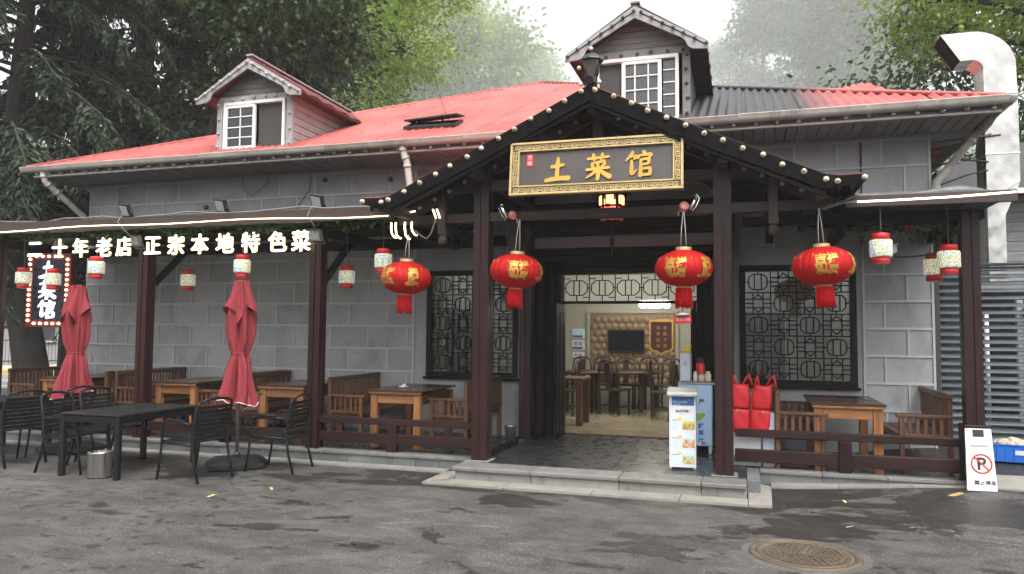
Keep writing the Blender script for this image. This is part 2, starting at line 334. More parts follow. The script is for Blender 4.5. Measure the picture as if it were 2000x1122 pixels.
FOOD = [foodmat('food_photo_noodles', (.08, .05, .03), (.45, .30, .10), (.62, .50, .28)), foodmat('food_photo_stew', (.25, .05, .02), (.5, .25, .1), (.7, .6, .45)), foodmat('food_photo_greens', (.06, .12, .03), (.4, .36, .1), (.66, .6, .42))]
def tuftmat():
    m, n, p, out = newmat('quilted_beige_panel'); v = coords(n)
    br = N(n, 'ShaderNodeTexBrick'); br.offset = .5; n.links.new(v, br.inputs['Vector'])
    f = noise(n, v, 8, 5); c = mix(n, f, (.20, .135, .082), (.27, .185, .115)); n.links.new(c, p.inputs['Base Color']); p.inputs['Roughness'].default_value = .45
    return m
TUFT = tuftmat()
def leafmat(name, c1, c2, tr=.35, rough=.5):
    m, n, p, out = newmat(name)
    g = N(n, 'ShaderNodeNewGeometry')
    f = ramp(n, g.outputs['Random Per Island'], [(0., c1), (1., c2)])
    big = noise(n, coords(n, (1, 1, 1), True), .5, 3); f = mix(n, ramp(n, big, [(.35, .7), (.65, 1.2)]), (0, 0, 0), f)
    n.links.new(f, p.inputs['Base Color']); p.inputs['Roughness'].default_value = rough; p.inputs['Specular IOR Level'].default_value = .35
    t = N(n, 'ShaderNodeBsdfTranslucent'); bt = mix(n, 1., f, (1.1, 1.25, .6), 'MULTIPLY'); n.links.new(bt, t.inputs[0])
    mx = N(n, 'ShaderNodeMixShader'); mx.inputs[0].default_value = tr
    n.links.new(p.outputs[0], mx.inputs[1]); n.links.new(t.outputs[0], mx.inputs[2]); n.links.new(mx.outputs[0], out.inputs[0])
    return m
LF_DARK = leafmat('dark_conifer_needles', (.008, .019, .008), (.026, .050, .016), .15)
LF_MID = leafmat('deep_green_leaves', (.022, .046, .014), (.05, .09, .028), .3)
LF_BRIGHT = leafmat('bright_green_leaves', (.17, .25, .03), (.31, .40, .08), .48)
LF_HAZY = leafmat('hazy_bright_leaves', (.20, .27, .06), (.34, .41, .12), .45)  # lightened copy of the bright leaves, mist partly put into the colour
LF_PALE = leafmat('pale_green_leaves', (.15, .21, .07), (.25, .32, .12), .4)  # paleness stands in for part of the mist
LF_GREY = leafmat('grey_green_leaves', (.05, .085, .04), (.09, .13, .06), .35)  # grey tone carries some of the mist in the leaf colour
LF_IVY = leafmat('ivy_leaves', (.02, .06, .014), (.06, .13, .03), .3)

# ------------------------------------------------------------------ mesh and object helpers
CACHE = {}
def link(name, me, m=None, parent=None, loc=(0, 0, 0), rot=(0, 0, 0)):
    o = bpy.data.objects.new(name, me); COL.objects.link(o)
    if m and not me.materials: me.materials.append(m)
    if parent: o.parent = parent
    o.location = loc; o.rotation_euler = rot
    return o
def wl(p):
    v = Vector((0, 0, 0))
    while p: v += p.location; p = p.parent
    return v
def thing(name, label, cat, loc=(0, 0, 0), rz=0., group=None, rot=None):
    o = bpy.data.objects.new(name, None); COL.objects.link(o); o.empty_display_size = .2
    o.location = loc; o.rotation_euler = rot or (0, 0, rz); return tag(o, label, cat, group)
def tag(o, label=None, cat=None, group=None, kind=None):
    for k, v in (('label', label), ('category', cat), ('group', group), ('kind', kind)):
        if v: o[k] = v
    return o
def copytree(o, parent=None, label=None):
    c = o.copy(); COL.objects.link(c)
    if parent: c.parent = parent
    if label: c['label'] = label
    for ch in list(o.children): copytree(ch, c)
    return c
def boxmesh(s, b, m):
    k = ('b', round(s[0], 4), round(s[1], 4), round(s[2], 4), round(b, 4), m.name)
    if k in CACHE: return CACHE[k]
    bm = bmesh.new(); bmesh.ops.create_cube(bm, size=1.)
    bmesh.ops.scale(bm, vec=s, verts=bm.verts)
    b = min(b, min(s) * .3)
    if b > 0: bmesh.ops.bevel(bm, geom=bm.edges[:], offset=b, segments=1, affect='EDGES')
    me = bpy.data.meshes.new('box'); bm.to_mesh(me); bm.free(); me.materials.append(m); CACHE[k] = me
    return me
def bx(name, m, parent, c, s, r=(0, 0, 0), b=.004):       # c in the parent's own coordinates
    return link(name, boxmesh(s, b, m), m, parent, c, r)
def wbx(name, m, parent, x0, x1, y0, y1, z0, z1, b=.004, r=(0, 0, 0)):   # world extents
    c = Vector(((x0 + x1) / 2, (y0 + y1) / 2, (z0 + z1) / 2)) - (wl(parent) if parent else Vector())
    return bx(name, m, parent, c, (x1 - x0, y1 - y0, z1 - z0), r, b)
class MB:
    def __init__(s): s.v = []; s.f = []; s.sm = []
    def add(s, v, f, smooth=False):
        n = len(s.v); s.v += [tuple(a) for a in v]; s.f += [tuple(i + n for i in q) for q in f]; s.sm += [smooth] * len(f); return s
    def box(s, c, d, r=None):
        x, y, z = d[0] / 2, d[1] / 2, d[2] / 2
        v = [Vector((a, b, e)) for a in (-x, x) for b in (-y, y) for e in (-z, z)]
        if r is not None:
            M = r if isinstance(r, Matrix) else Matrix.Rotation(r[2], 3, 'Z') @ Matrix.Rotation(r[1], 3, 'Y') @ Matrix.Rotation(r[0], 3, 'X')
            v = [M @ q for q in v]
        c = Vector(c); return s.add([q + c for q in v], [(0, 1, 3, 2), (4, 6, 7, 5), (0, 4, 5, 1), (2, 3, 7, 6), (0, 2, 6, 4), (1, 5, 7, 3)])
    def bar(s, p, q, wd, h, up=(0, 0, 1)):
        p, q = Vector(p), Vector(q); d = (q - p); L = d.length; d.normalize(); up = Vector(up)
        x = d.cross(up)
        if x.length < 1e-4: x = d.cross(Vector((1, 0, 0)))
        x.normalize(); z = x.cross(d); M = Matrix((x, d, z)).transposed()
        return s.box((p + q) / 2, (wd, L, h), M)
    def tube(s, pts, r, n=8, cap=True, smooth=True):
        pts = [Vector(p) for p in pts]; k = len(pts); rr = r if isinstance(r, (list, tuple)) else [r] * k
        v = []; prev = None
        for i, p in enumerate(pts):
            d = (pts[min(i + 1, k - 1)] - pts[max(i - 1, 0)]).normalized()
            if prev is None:
                a = Vector((0, 0, 1)) if abs(d.z) < .9 else Vector((1, 0, 0)); x = d.cross(a).normalized()
            else: x = (prev - d * prev.dot(d)).normalized()
            prev = x; y = d.cross(x)
            for j in range(n):
                t = 2 * math.pi * j / n; v.append(p + (x * math.cos(t) + y * math.sin(t)) * rr[i])
        f = [(i * n + j, i * n + (j + 1) % n, (i + 1) * n + (j + 1) % n, (i + 1) * n + j) for i in range(k - 1) for j in range(n)]
        s.add(v, f, smooth)
        if cap:
            b = len(s.v) - len(v); s.f += [tuple(b + j for j in reversed(range(n))), tuple(b + (k - 1) * n + j for j in range(n))]; s.sm += [False, False]
        return s
    def lathe(s, prof, n=24, c=(0, 0, 0), smooth=True, fn=None, cap=True):
        v = []
        for r, z in prof:
            for j in range(n):
                t = 2 * math.pi * j / n; q = r if fn is None else fn(r, z, t)
                v.append((c[0] + q * math.cos(t), c[1] + q * math.sin(t), c[2] + z))
        k = len(prof); f = [(i * n + j, i * n + (j + 1) % n, (i + 1) * n + (j + 1) % n, (i + 1) * n + j) for i in range(k - 1) for j in range(n)]
        s.add(v, f, smooth)
        if cap:
            b = len(s.v) - len(v)
            if prof[0][0] > 1e-4: s.f.append(tuple(b + j for j in reversed(range(n)))); s.sm.append(False)
            if prof[-1][0] > 1e-4: s.f.append(tuple(b + (k - 1) * n + j for j in range(n))); s.sm.append(False)
        return s
    def prism(s, poly, d, M=None):       # poly in xz, extruded along +y by d
        n = len(poly); v = [Vector((x, 0, z)) for x, z in poly] + [Vector((x, d, z)) for x, z in poly]
        if M is not None: v = [M @ q for q in v]
        f = [tuple(range(n)), tuple(reversed(range(n, 2 * n)))] + [(i, i + n, (i + 1) % n + n, (i + 1) % n) for i in range(n)]
        return s.add(v, f)
    def mesh(s, name='mesh'):
        me = bpy.data.meshes.new(name); me.from_pydata(s.v, [], s.f); me.polygons.foreach_set('use_smooth', s.sm)
        me.update(); return me
    def build(s, name, m, parent=None, loc=(0, 0, 0), rot=(0, 0, 0), world=False, fix=True):
        if world and parent is not None: loc = Vector(loc) - wl(parent)
        me = s.mesh(name)
        if fix:
            bm = bmesh.new(); bm.from_mesh(me); bmesh.ops.recalc_face_normals(bm, faces=bm.faces); bm.to_mesh(me); bm.free()
        return link(name, me, m, parent, loc, rot)
def fontmesh(body, size, ext=.004, off=0.):
    c = bpy.data.curves.new('print', 'FONT'); c.body = body; c.size = size; c.extrude = ext; c.offset = off; c.align_x = 'CENTER'; c.align_y = 'CENTER'; c.resolution_u = 3
    o = bpy.data.objects.new('print', c); COL.objects.link(o)
    me = bpy.data.meshes.new_from_object(o.evaluated_get(bpy.context.evaluated_depsgraph_get()))
    bpy.data.objects.remove(o); bpy.data.curves.remove(c); me.materials.clear()
    xs = [v.co.x for v in me.vertices]; ys = [v.co.y for v in me.vertices]
    if xs:
        cx = (min(xs) + max(xs)) / 2; cy = (min(ys) + max(ys)) / 2
        for v in me.vertices: v.co.x -= cx; v.co.y -= cy
    return me
UPR = (math.pi / 2, 0, 0)     # text standing in the xz plane facing -y
GL = {
 't': [[(.26, .60, .07), (.5, .635, .075), (.76, .67, .055)], [(.53, .96, .05), (.515, .75, .085), (.50, .45, .075), (.49, .12, .08)], [(.04, .06, .07), (.3, .115, .09), (.6, .14, .085), (.97, .13, .10)]],
 'c': [[(.1, .80, .05), (.5, .83, .06), (.92, .86, .05)], [(.33, .99, .05), (.345, .84, .07), (.37, .73, .045)], [(.68, .99, .06), (.65, .85, .06), (.61, .74, .035)], [(.78, .70, .055), (.55, .655, .06), (.26, .63, .03)],
       [(.25, .57, .04), (.31, .52, .075), (.34, .48, .05)], [(.46, .59, .04), (.505, .545, .07), (.52, .5, .045)], [(.79, .60, .06), (.71, .54, .06), (.64, .49, .03)], [(.06, .37, .05), (.45, .41, .065), (.94, .43, .055)],
       [(.52, .53, .04), (.52, .35, .08), (.515, .12, .075), (.5, -.04, .055), (.43, .02, .03)], [(.48, .38, .05), (.33, .22, .06), (.06, .05, .025)], [(.53, .38, .045), (.7, .23, .08), (.98, .05, .10)]],
 'g': [[(.30, .99, .055), (.2, .83, .06), (.03, .64, .025)], [(.19, .80, .045), (.42, .83, .055), (.37, .73, .055), (.33, .68, .03)], [(.25, .66, .045), (.25, .38, .075), (.24, .13, .075), (.33, .18, .05), (.45, .3, .022)],
       [(.67, 1.0, .04), (.71, .94, .075), (.73, .89, .05)], [(.51, .85, .03), (.49, .77, .065), (.46, .70, .04)], [(.51, .82, .04), (.75, .85, .05), (.97, .86, .065), (.92, .77, .055), (.87, .72, .03)],
       [(.585, .68, .05), (.585, .4, .065), (.57, .02, .075)], [(.59, .66, .045), (.75, .685, .05), (.89, .69, .065), (.86, .5, .055)], [(.6, .475, .045), (.86, .495, .045)], [(.59, .30, .045), (.78, .33, .05), (.94, .33, .065), (.91, .07, .06)], [(.59, .075, .05), (.9, .085, .05)]]}
def glyph(key, size, thick):
    mb = MB()
    for si, st in enumerate(GL[key]):
        P = []
        for i in range(len(st) - 1):
            for k in range(5):
                t = k / 5; a, b = st[i], st[i + 1]; P.append([a[j] + (b[j] - a[j]) * t for j in range(3)])
        P.append(list(st[-1]))
        for _ in range(2):
            P = [P[0]] + [[(P[i - 1][j] + 2 * P[i][j] + P[i + 1][j]) / 4 for j in range(3)] for i in range(1, len(P) - 1)] + [P[-1]]
        d0 = Vector((P[1][0] - P[0][0], P[1][1] - P[0][1])).normalized(); d1 = Vector((P[-1][0] - P[-2][0], P[-1][1] - P[-2][1])).normalized()
        L, Rr = [], []
        for i, p in enumerate(P):
            a = P[max(i - 1, 0)]; b = P[min(i + 1, len(P) - 1)]; d = Vector((b[0] - a[0], b[1] - a[1])).normalized(); nn = Vector((-d.y, d.x))
            L.append((p[0] + nn.x * p[2], p[1] + nn.y * p[2])); Rr.append((p[0] - nn.x * p[2], p[1] - nn.y * p[2]))
        w0, w1 = P[0][2] * .55, P[-1][2] * .55
        poly = [(P[0][0] - d0.x * w0, P[0][1] - d0.y * w0)] + L + [(P[-1][0] + d1.x * w1, P[-1][1] + d1.y * w1)] + Rr[::-1]
        poly = [((x - .5) * size, (y - .48) * size) for x, y in poly]
        n = len(poly); y0 = -thick - .0006 * si
        v = [(x, y0, z) for x, z in poly] + [(x, 0, z) for x, z in poly]
        m = len(L); f = []
        for i in range(m - 1):   # quads left/right across the stroke
            f.append((1 + i, 1 + i + 1, n - 1 - (i + 1), n - 1 - i))
        f += [(0, 1, n - 1), (m, m + 1, m + 2)] + [(i, (i + 1) % n, (i + 1) % n + n, i + n) for i in range(n)]
        mb.add(v, f)
    return mb
def boldmesh(body, size, ext, d):
    src = fontmesh(body, size, ext); bm = bmesh.new()
    for k, (a, b) in enumerate(((0, 0), (d, 0), (-d, 0), (0, d), (0, -d), (d * .7, d * .7), (-d * .7, -d * .7))):
        t = src.copy(); t.transform(Matrix.Translation((a, b, .0004 * k))); bm.from_mesh(t); bpy.data.meshes.remove(t)
    bm.to_mesh(src); bm.free(); return src
def bulbmesh(m, r):
    k = ('bulb', m.name, r)
    if k not in CACHE:
        me = MB().lathe([(.0001, -r), (r * .72, -r * .7), (r, 0), (r * .75, r * .7), (r * .38, r * 1.05), (r * .36, r * 1.5)], 8).mesh('bulb'); me.materials.append(m); CACHE[k] = me
    return CACHE[k]
def string_lights(label, runs, m, r, group='strings of round bulbs on the roof edges', rot=(math.pi / 2, 0, 0)):
    p0 = runs[0][0]; t = thing('string_lights', label, 'string lights', p0, 0, group)
    wm = MB()
    for p, q, step in runs:
        p, q = Vector(p), Vector(q); n = max(1, round((q - p).length / step)); pts = []
        for i in range(n + 1):
            c = p + (q - p) * (i / n) - Vector(p0); pts.append(c + Vector((0, r * .9, .004 * ((i % 2) * 2 - 1))))
            link('bulb', bulbmesh(m, r), m, t, c + Vector((rnd.uniform(-.012, .012), 0, rnd.uniform(-.01, .01))), (rot[0] + rnd.uniform(-.3, .3), 0, rnd.uniform(-.3, .3)))
        wm.tube(pts, .006, 5)
    wm.build('wire', WIRE if m is not BULBG else WIREG, t)
    return t

# ------------------------------------------------------------------ ground, kerbs, plinth, floors
def ss(a, b, x):
    t = min(1, max(0, (x - a) / (b - a))); return t * t * (3 - 2 * t)
def gh(x, y):
    r = ss(.05, 2.35, x)
    return r * (.10 * ss(6.6, 8.8, y) + .10 * min(2.6, max(0, y - 8.8)))
def ground():
    xs = [-420, -200, -120, -60, -40, -25] + [-18 + .75 * i for i in range(24)] + [.25 * i for i in range(0, 21)] + [6, 8, 12, 20, 40, 90, 200, 420]
    ys = [-120, -60, -30, -12, -5, 0, 2, 3, 4] + [4.5 + .4 * i for i in range(20)] + [13, 15, 20, 30, 60, 120, 200, 420]
    v = [(x, y, gh(x, y)) for y in ys for x in xs]; n = len(xs)
    f = [(j * n + i, j * n + i + 1, (j + 1) * n + i + 1, (j + 1) * n + i) for j in range(len(ys) - 1) for i in range(n - 1)]
    o = MB().add(v, f).build('ground', ASPH); tag(o, 'grey asphalt forecourt with damp dark patches', kind='structure')
ground()
# pale kerb strip along the veranda and round the steps
kb = thing('kerb_strip', 'pale concrete kerb strip round the steps and veranda', None); kb['kind'] = 'structure'; del kb['label']
def kerb_piece(poly, z=.022):
    mb = MB(); n = len(poly)
    v = [(x, y, gh(x, y) + z) for x, y in poly] + [(x, y, gh(x, y) - .06) for x, y in poly]
    mb.add(v, [tuple(range(n)), tuple(reversed(range(n, 2 * n)))] + [(i, (i + 1) % n, (i + 1) % n + n, i + n) for i in range(n)])
    mb.build('kerb_stone', CURB, kb)
x = -11.0
while x < -3.36:
    e = min(-3.345, x + 1.1); kerb_piece([(x + .004, 8.27), (e - .004, 8.27), (e - .004, 8.44), (x + .004, 8.44)]); x = e
kerb_piece([(-3.345, 7.612), (-3.10, 7.866), (-3.10, 8.44), (-3.34, 8.26)])
for a, b in ((-3.335, -2.42), (-2.412, -1.5), (-1.492, -.62), (-.612, .03)):
    kerb_piece([(a, 7.614 + .02 * (a + 3.3) / 3.4), (b, 7.614 + .02 * (b + 3.3) / 3.4), (b, 7.92), (max(a, -3.095), 7.92)])
kerb_piece([(.036, 7.64), (.25, 7.66), (.27, 8.62), (.036, 8.84)])
for i, (a, b) in enumerate(((.275, .95), (.955, 1.65), (1.655, 2.3))):
    kerb_piece([(a, 8.62 + i * .05), (b, 8.67 + i * .05), (b, 8.85), (a, 8.85)])
kerb_piece([(2.305, 8.78), (2.75, 8.75), (3.5, 9.3), (2.4, 9.3)])
# entrance step: bullnose stones over riser stones
es = thing('entrance_step', None, None, (0, 0, 0)); es['kind'] = 'structure'
for i, (a, b) in enumerate(((-3.10, -2.2), (-2.196, -1.25), (-1.246, -.42), (-.416, .02))):
    wbx('riser_stone', RISER, es, a + (.03 if i == 0 else .001), b - .001, 7.905, 8.2, -.06, .112, .004)
    wbx('tread_stone', STONE, es, a, b, 7.86, 8.215, .113, .16, .010)
wbx('riser_stone', RISER, es, -3.068, -2.9, 8.205, 8.6, -.06, .112, .004)
wbx('tread_stone', STONE, es, -3.10, -2.9, 8.219, 8.6, .113, .16, .010)
fl = thing('porch_floor', None, None, (0, 0, 0)); fl['kind'] = 'structure'
yy = [8.219, 8.9, 9.55, 10.2, 10.94]; xx = [-2.896, -2.15, -1.4, -.65, .02]
for i in range(4):
    for j in range(4): wbx('floor_slab', FLOORT, fl, xx[i] + .002, xx[i + 1] - .002, yy[j] + .002, yy[j + 1] - .002, -.05, .158 + rnd.uniform(-.0015, .0015), .003)
# verandas either side
vl = thing('veranda_floor', None, None, (0, 0, 0)); vl['kind'] = 'structure'
xs_ = [-11.0 + 7.9 / 11 * i for i in range(12)]
for i in range(11):
    for j, (a, b) in enumerate(((8.70, 9.3), (9.3, 9.9), (9.9, 10.5))):
        wbx('floor_slab', FLOORT, vl, xs_[i] + .002, xs_[i + 1] - .002, a + .002, b - .002, 0, .156 + rnd.uniform(-.0015, .0015), .003)
for i in range(4):
    a, b = .024 + i * .57, .024 + (i + 1) * .57
    for c, d in ((9.08, 9.8), (9.8, 10.5)): wbx('floor_slab', FLOORT, vl, a + .002, b - .002, c + .002, d - .002, 0, .156 + rnd.uniform(-.0015, .0015), .003)
pl = thing('plinth', None, None, (0, 0, 0)); pl['kind'] = 'structure'
x = -11.0
while x < -3.12:
    e = min(-3.105, x + .31 + rnd.uniform(-.02, .02)); wbx('plinth_tile', PTILE, pl, x + .002, e - .002, 8.44, 8.69, -.05, .119, .003); x = e
x = -11.0
while x < -3.12:
    e = min(-3.105, x + .66); wbx('cap_stone', STONE, pl, x + .0015, e - .0015, 8.42, 8.70, .12, .16, .006); x = e
x = .16
while x < 2.3:
    e = min(2.32, x + .64); wbx('plinth_tile', PTILE, pl, x + .002, e - .002, 8.84, 9.06, -.1, .119, .003); wbx('cap_stone', STONE, pl, x + .0015, e - .0015, 8.815, 9.075, .12, .16, .006); x = e
wbx('plinth_tile', PTILE, pl, .024, .156, 8.222, 9.06, -.05, .148, .003)

# ------------------------------------------------------------------ the restaurant building
B = thing('restaurant_building', 'grey panelled restaurant with a faded red corrugated hip roof and two dormers', 'building', (-4.4, 10.5, 0))
def W(name, *a, m=PLASTER, b=.0, par=None): return wbx(name, m, par or B, *a, b)
Y0, Y1 = 10.5, 10.72
wm = MB()
def wseg(x0, x1, z0, z1): wm.box(((x0 + x1) / 2 + 4.4, (Y0 + Y1) / 2 - 10.5, (z0 + z1) / 2), (x1 - x0, Y1 - Y0, z1 - z0))
for a in ((-11.1, -4.56, 0, 4.3), (-4.56, -3.13, 0, .98), (-4.56, -3.13, 2.56, 4.3), (-3.13, -3.0, 0, 4.3), (-3.0, -.18, 2.86, 4.3), (-.18, -.04, 0, 4.3), (-.04, 1.39, 0, .98), (-.04, 1.39, 2.56, 4.3), (1.39, 2.27, 0, 4.3)): wseg(*a)
wm.box((-11.0 + 4.4, 6.36, 2.15), (.2, 12.28, 4.3)); wm.box((2.17 + 4.4, 6.36, 2.15), (.2, 12.28, 4.3)); wm.box((0, 12.6, 2.15), (13.0, .2, 4.3))
wm.build('wall', PLASTER, B)
# panel blocks and raised joint strips
CZ = [.16 + .0] + [1.04 - .345 * 2, 1.04 - .345] + [1.04 + .345 * k for k in range(0, 10)]
def blocks(x0, x1, z0, z1, pitch, off, seed):
    js = MB(); w = .028
    for k in range(len(CZ) - 1):
        a, b = CZ[k], CZ[k + 1]
        if b <= z0 + .03 or a >= z1 - .03: continue
        a, b = max(a, z0), min(b, z1)
        o = off + (pitch / 2 if k % 2 else 0); xs = [x0]; x = x0 + (o % pitch)
        while x < x1 - .04:
            if x > x0 + .04: xs.append(x)
            x += pitch
        xs.append(x1)
        js.box(((x0 + x1) / 2 + 4.4, -.012, b), (x1 - x0, .024, w))
        for i in range(len(xs) - 1):
            W('wall_block', xs[i] + .012, xs[i + 1] - .012, Y0 - .009, Y0 - .001, a + .012, b - .012, m=GREY, b=.002)
            if i: js.box((xs[i] + 4.4, -.0105, (a + b) / 2), (w * .85, .021, b - a - w))
    for x in (x0, x1): js.box((x + 4.4, -.0115, (z0 + z1) / 2), (w, .023, z1 - z0))
    js.build('joint_strip', GREYJ, B)
blocks(-11.08, -4.78, .16, 4.18, .66, .26, 1)
blocks(1.475, 2.265, .16, 4.18, .53, .505, 2)
blocks(-4.75, -3.3, 2.78, 4.18, .66, .3, 3)
blocks(0., 1.47, 2.78, 4.18, .53, .4, 4)
# soffit boards, fascia, gutter
for i in range(110):
    a = -11.42 + i * .13
    if a + .13 > 2.8: break
    W('soffit_board', a + .006, a + .124, 9.74, 10.486, 4.2 + (i % 2) * .003, 4.215 + (i % 2) * .003, m=SOFB, b=.003)
for i in range(6):
    W('soffit_board', 2.28, 2.79, 10.492 + i * .13, 10.617 + i * .13, 4.2, 4.215, m=SOFB, b=.003)
    W('soffit_board', -11.42, -11.11, 10.492 + i * .13, 10.617 + i * .13, 4.2, 4.215, m=SOFB, b=.003)
for a, b in ((-11.46, -8.4), (-8.396, -5.4), (-5.396, -2.4), (-2.396, .4), (.404, 2.84)): W('fascia_board', a, b, 9.69, 9.715, 4.185, 4.32, m=BARGE, b=.004)
for a, b in ((-11.46, -8.4), (-8.396, -5.4), (-5.396, -2.4), (-2.396, .4), (.404, 2.84)): W('fascia_trim', a, b, 9.655, 9.688, 4.19, 4.215, m=GUT, b=.004)
W('fascia_board', 2.82, 2.845, 9.717, 16., 4.185, 4.32, m=BARGE); W('fascia_board', -11.47, -11.445, 9.717, 16., 4.185, 4.32, m=BARGE)
def gutter(p, q):
    p, q = Vector(p), Vector(q); L = (q - p).length; k = ('gut', round(L, 2))
    if k not in CACHE:
        prof = [(.072 * math.cos(t), .078 * math.sin(t)) for t in [math.pi * (1 + i / 8) for i in range(9)]]
        prof += [(.08, .012), (.06, .016), (.058, -.0)] + [(.06 * math.cos(t), .064 * math.sin(t)) for t in [math.pi * (2 - i / 6) for i in range(1, 7)]] + [(-.08, .016), (-.08, .008)]
        n = len(prof); v = [(x, a, c) for x in (0, L) for a, c in prof]
        mb = MB().add(v, [(i, (i + 1) % n, (i + 1) % n + n, i + n) for i in range(n)], True)
        pr2 = [(a * 1.10, c * 1.10) for a, c in prof[:9]]; m2 = len(pr2)
        v = [(x, a, c) for x in (-.018, .018) for a, c in pr2]; mb.add(v, [(i, i + 1, i + 1 + m2, i + m2) for i in range(m2 - 1)], True)
        CACHE[k] = mb.mesh('gutter_section'); CACHE[k].materials.append(GUT)
    d = q - p
    return link('gutter_section', CACHE[k], None, B, p - wl(B), (rnd.uniform(-.06, .06), 0, math.atan2(d.y, d.x)))
gx0, gx1 = -11.58, 2.88; ng = 20; st = (gx1 - gx0) / ng
for i in range(ng): gutter((gx0 + i * st, 9.6, 4.335 + .0 * i), (gx0 + (i + 1) * st - .004, 9.6, 4.335))
for i in range(6): gutter((gx1 + .02, 9.62 + i * 1.1, 4.335), (gx1 + .02, 9.62 + (i + 1) * 1.1 - .004, 4.335)); gutter((gx0 - .02, 9.62 + i * 1.1, 4.335), (gx0 - .02, 9.62 + (i + 1) * 1.1 - .004, 4.335))
MB().lathe([(.0001, -.078), (.05, -.06), (.075, 0), (.078, .012)], 12).build('gutter_corner', GUT, B, (gx1 + .02, 9.6, 4.335), world=True)
MB().lathe([(.0001, -.078), (.05, -.06), (.075, 0), (.078, .012)], 12).build('gutter_corner', GUT, B, (gx0 - .02, 9.6, 4.335), world=True)
def pipe(name, pts, r, m=GUT, par=None):
    par = par or B; mb = MB(); mb.tube([Vector(p) - wl(par) for p in pts], r, 12)
    for p, q in zip(pts[:-1], pts[1:]):
        d = (Vector(q) - Vector(p)).normalized(); c = Vector(p) - wl(par) + d * .05; mb.tube([c, c + d * .05], r * 1.14, 12)
    return mb.build(name, m, par)
pipe('downpipe', [(-4.6, 9.62, 4.29), (-4.58, 9.63, 4.17), (-4.54, 9.64, 4.06), (-4.5, 9.68, 3.7), (-4.48, 9.7, 3.25)], .05)
pipe('downpipe', [(-11.2, 9.62, 4.27), (-11.2, 9.66, 4.12), (-11.16, 9.8, 4.0), (-11.09, 10.36, 3.62), (-11.09, 10.42, 3.5), (-11.09, 10.42, 3.2)], .05)
pipe('downpipe', [(2.82, 9.75, 4.27), (2.84, 10.2, 4.2), (2.76, 10.42, 4.12), (2.33, 10.45, 3.56), (2.31, 10.46, 3.3)], .05)
# hip roof in corrugated sheets (apex over the middle of the plan)
APX = Vector((-4.4, 16.6, 7.42)); EZ = 4.34
EAVE = [Vector((-11.55, 9.6, EZ)), Vector((2.86, 9.6, EZ)), Vector((2.86, 23.6, EZ)), Vector((-11.55, 23.6, EZ))]
def roof_face(p, q, apex, width=.72, pitch=.12, name='roof_sheet', par=None, m=None):
    par = par or B; p, q = Vector(p), Vector(q); L = (q - p).length; u = (q - p) / L
    foot = p + u * (apex - p).dot(u); ta = (apex - p).dot(u); up = apex - foot; H = up.length; up /= H; nn = u.cross(up).normalized()
    if nn.z < 0: nn = -nn
    off = wl(par); ns = math.ceil(L / width)
    for s in range(ns):
        a, b = s * width, min(L, (s + 1) * width + .05); k = max(4, round((b - a) / (pitch / 4))); v = []
        for i in range(k + 1):
            t = a + (b - a) * i / k; h = max(.0, H * (t / ta if t < ta else (L - t) / (L - ta)))
            d = .025 * math.cos(2 * math.pi * t / pitch) + (.010 if s % 2 else 0)
            v.append(p + u * t + nn * d - off); v.append(p + u * t + up * h + nn * d - off)
        f = [(2 * i, 2 * i + 2, 2 * i + 3, 2 * i + 1) for i in range(k)]
        MB().add(v, f, True).build(name, m or ROOF, par, fix=False)
    sm_ = MB()
    for s in range(1, ns):
        t = s * width + .02; h = max(.0, H * (t / ta if t < ta else (L - t) / (L - ta))); k = int(h / .9)
        for e in range(k): sm_.box(p + u * t + up * (.15 + e * .9) + nn * .04 - off, (.014, .014, .010))
    if sm_.v: o = sm_.build('roof_screws', ROOF, par); o['kind'] = 'stuff'
    return H
roof_face(EAVE[0], EAVE[1], APX); roof_face(EAVE[1], EAVE[2], APX, 1.44); roof_face(EAVE[3], EAVE[0], APX, 1.44); roof_face(EAVE[2], EAVE[3], APX, 2.88, .24)
for e in EAVE: MB().tube([e - wl(B) + Vector((0, 0, .02)), APX - wl(B) + Vector((0, 0, .02))], .035, 6).build('ridge_cap', ROOF, B)
rl = Vector((0, 15.9, 6.15)); MB()
for (p, q, a) in (((1.0, 16.4, 6.55), (2.86, 16.4, 6.55), Vector((2.55, 17.2, 7.0))), ((2.86, 16.4, 6.55), (2.86, 21, 6.55), Vector((2.55, 17.2, 7.0)))): roof_face(p, q, a, 1.0, .16, 'rear_roof_sheet')
W('rear_wing_wall', 1.1, 2.8, 16.6, 20.8, 4.3, 6.5, m=PLASTER)
# open roof light
rl = thing('roof_window', 'dark open roof window propped up on the red sheet roof', 'roof window', (-4.57, 10.66, 4.84), 0)
rl.rotation_euler = (math.atan(.449), 0, R(2))
for c, s in (((0, -.17, .025), (.86, .04, .05)), ((0, .17, .025), (.86, .04, .05)), ((-.41, 0, .025), (.04, .298, .05)), ((.41, 0, .025), (.04, .298, .05))): bx('frame', LOUVD, rl, c, s)
bx('pane', GLASSD, rl, (0, 0, .015), (.78, .30, .01), b=0)
sash = link('sash', boxmesh((.88, .36, .028), .006, LOUVD), None, rl, (.02, .02, .115), (R(-14), R(-3), 0))
MB().bar((-.3, -.12, .04), (-.2, -.08, .10), .02, .02).bar((.25, -.12, .04), (.18, -.08, .10), .02, .02).build('stay', BLACKM, rl)
MB().tube([(.2, .15, .06), (.08, .34, .22), (-.04, .55, .42)], .006, 5).build('stay_wire', WIRE, rl)

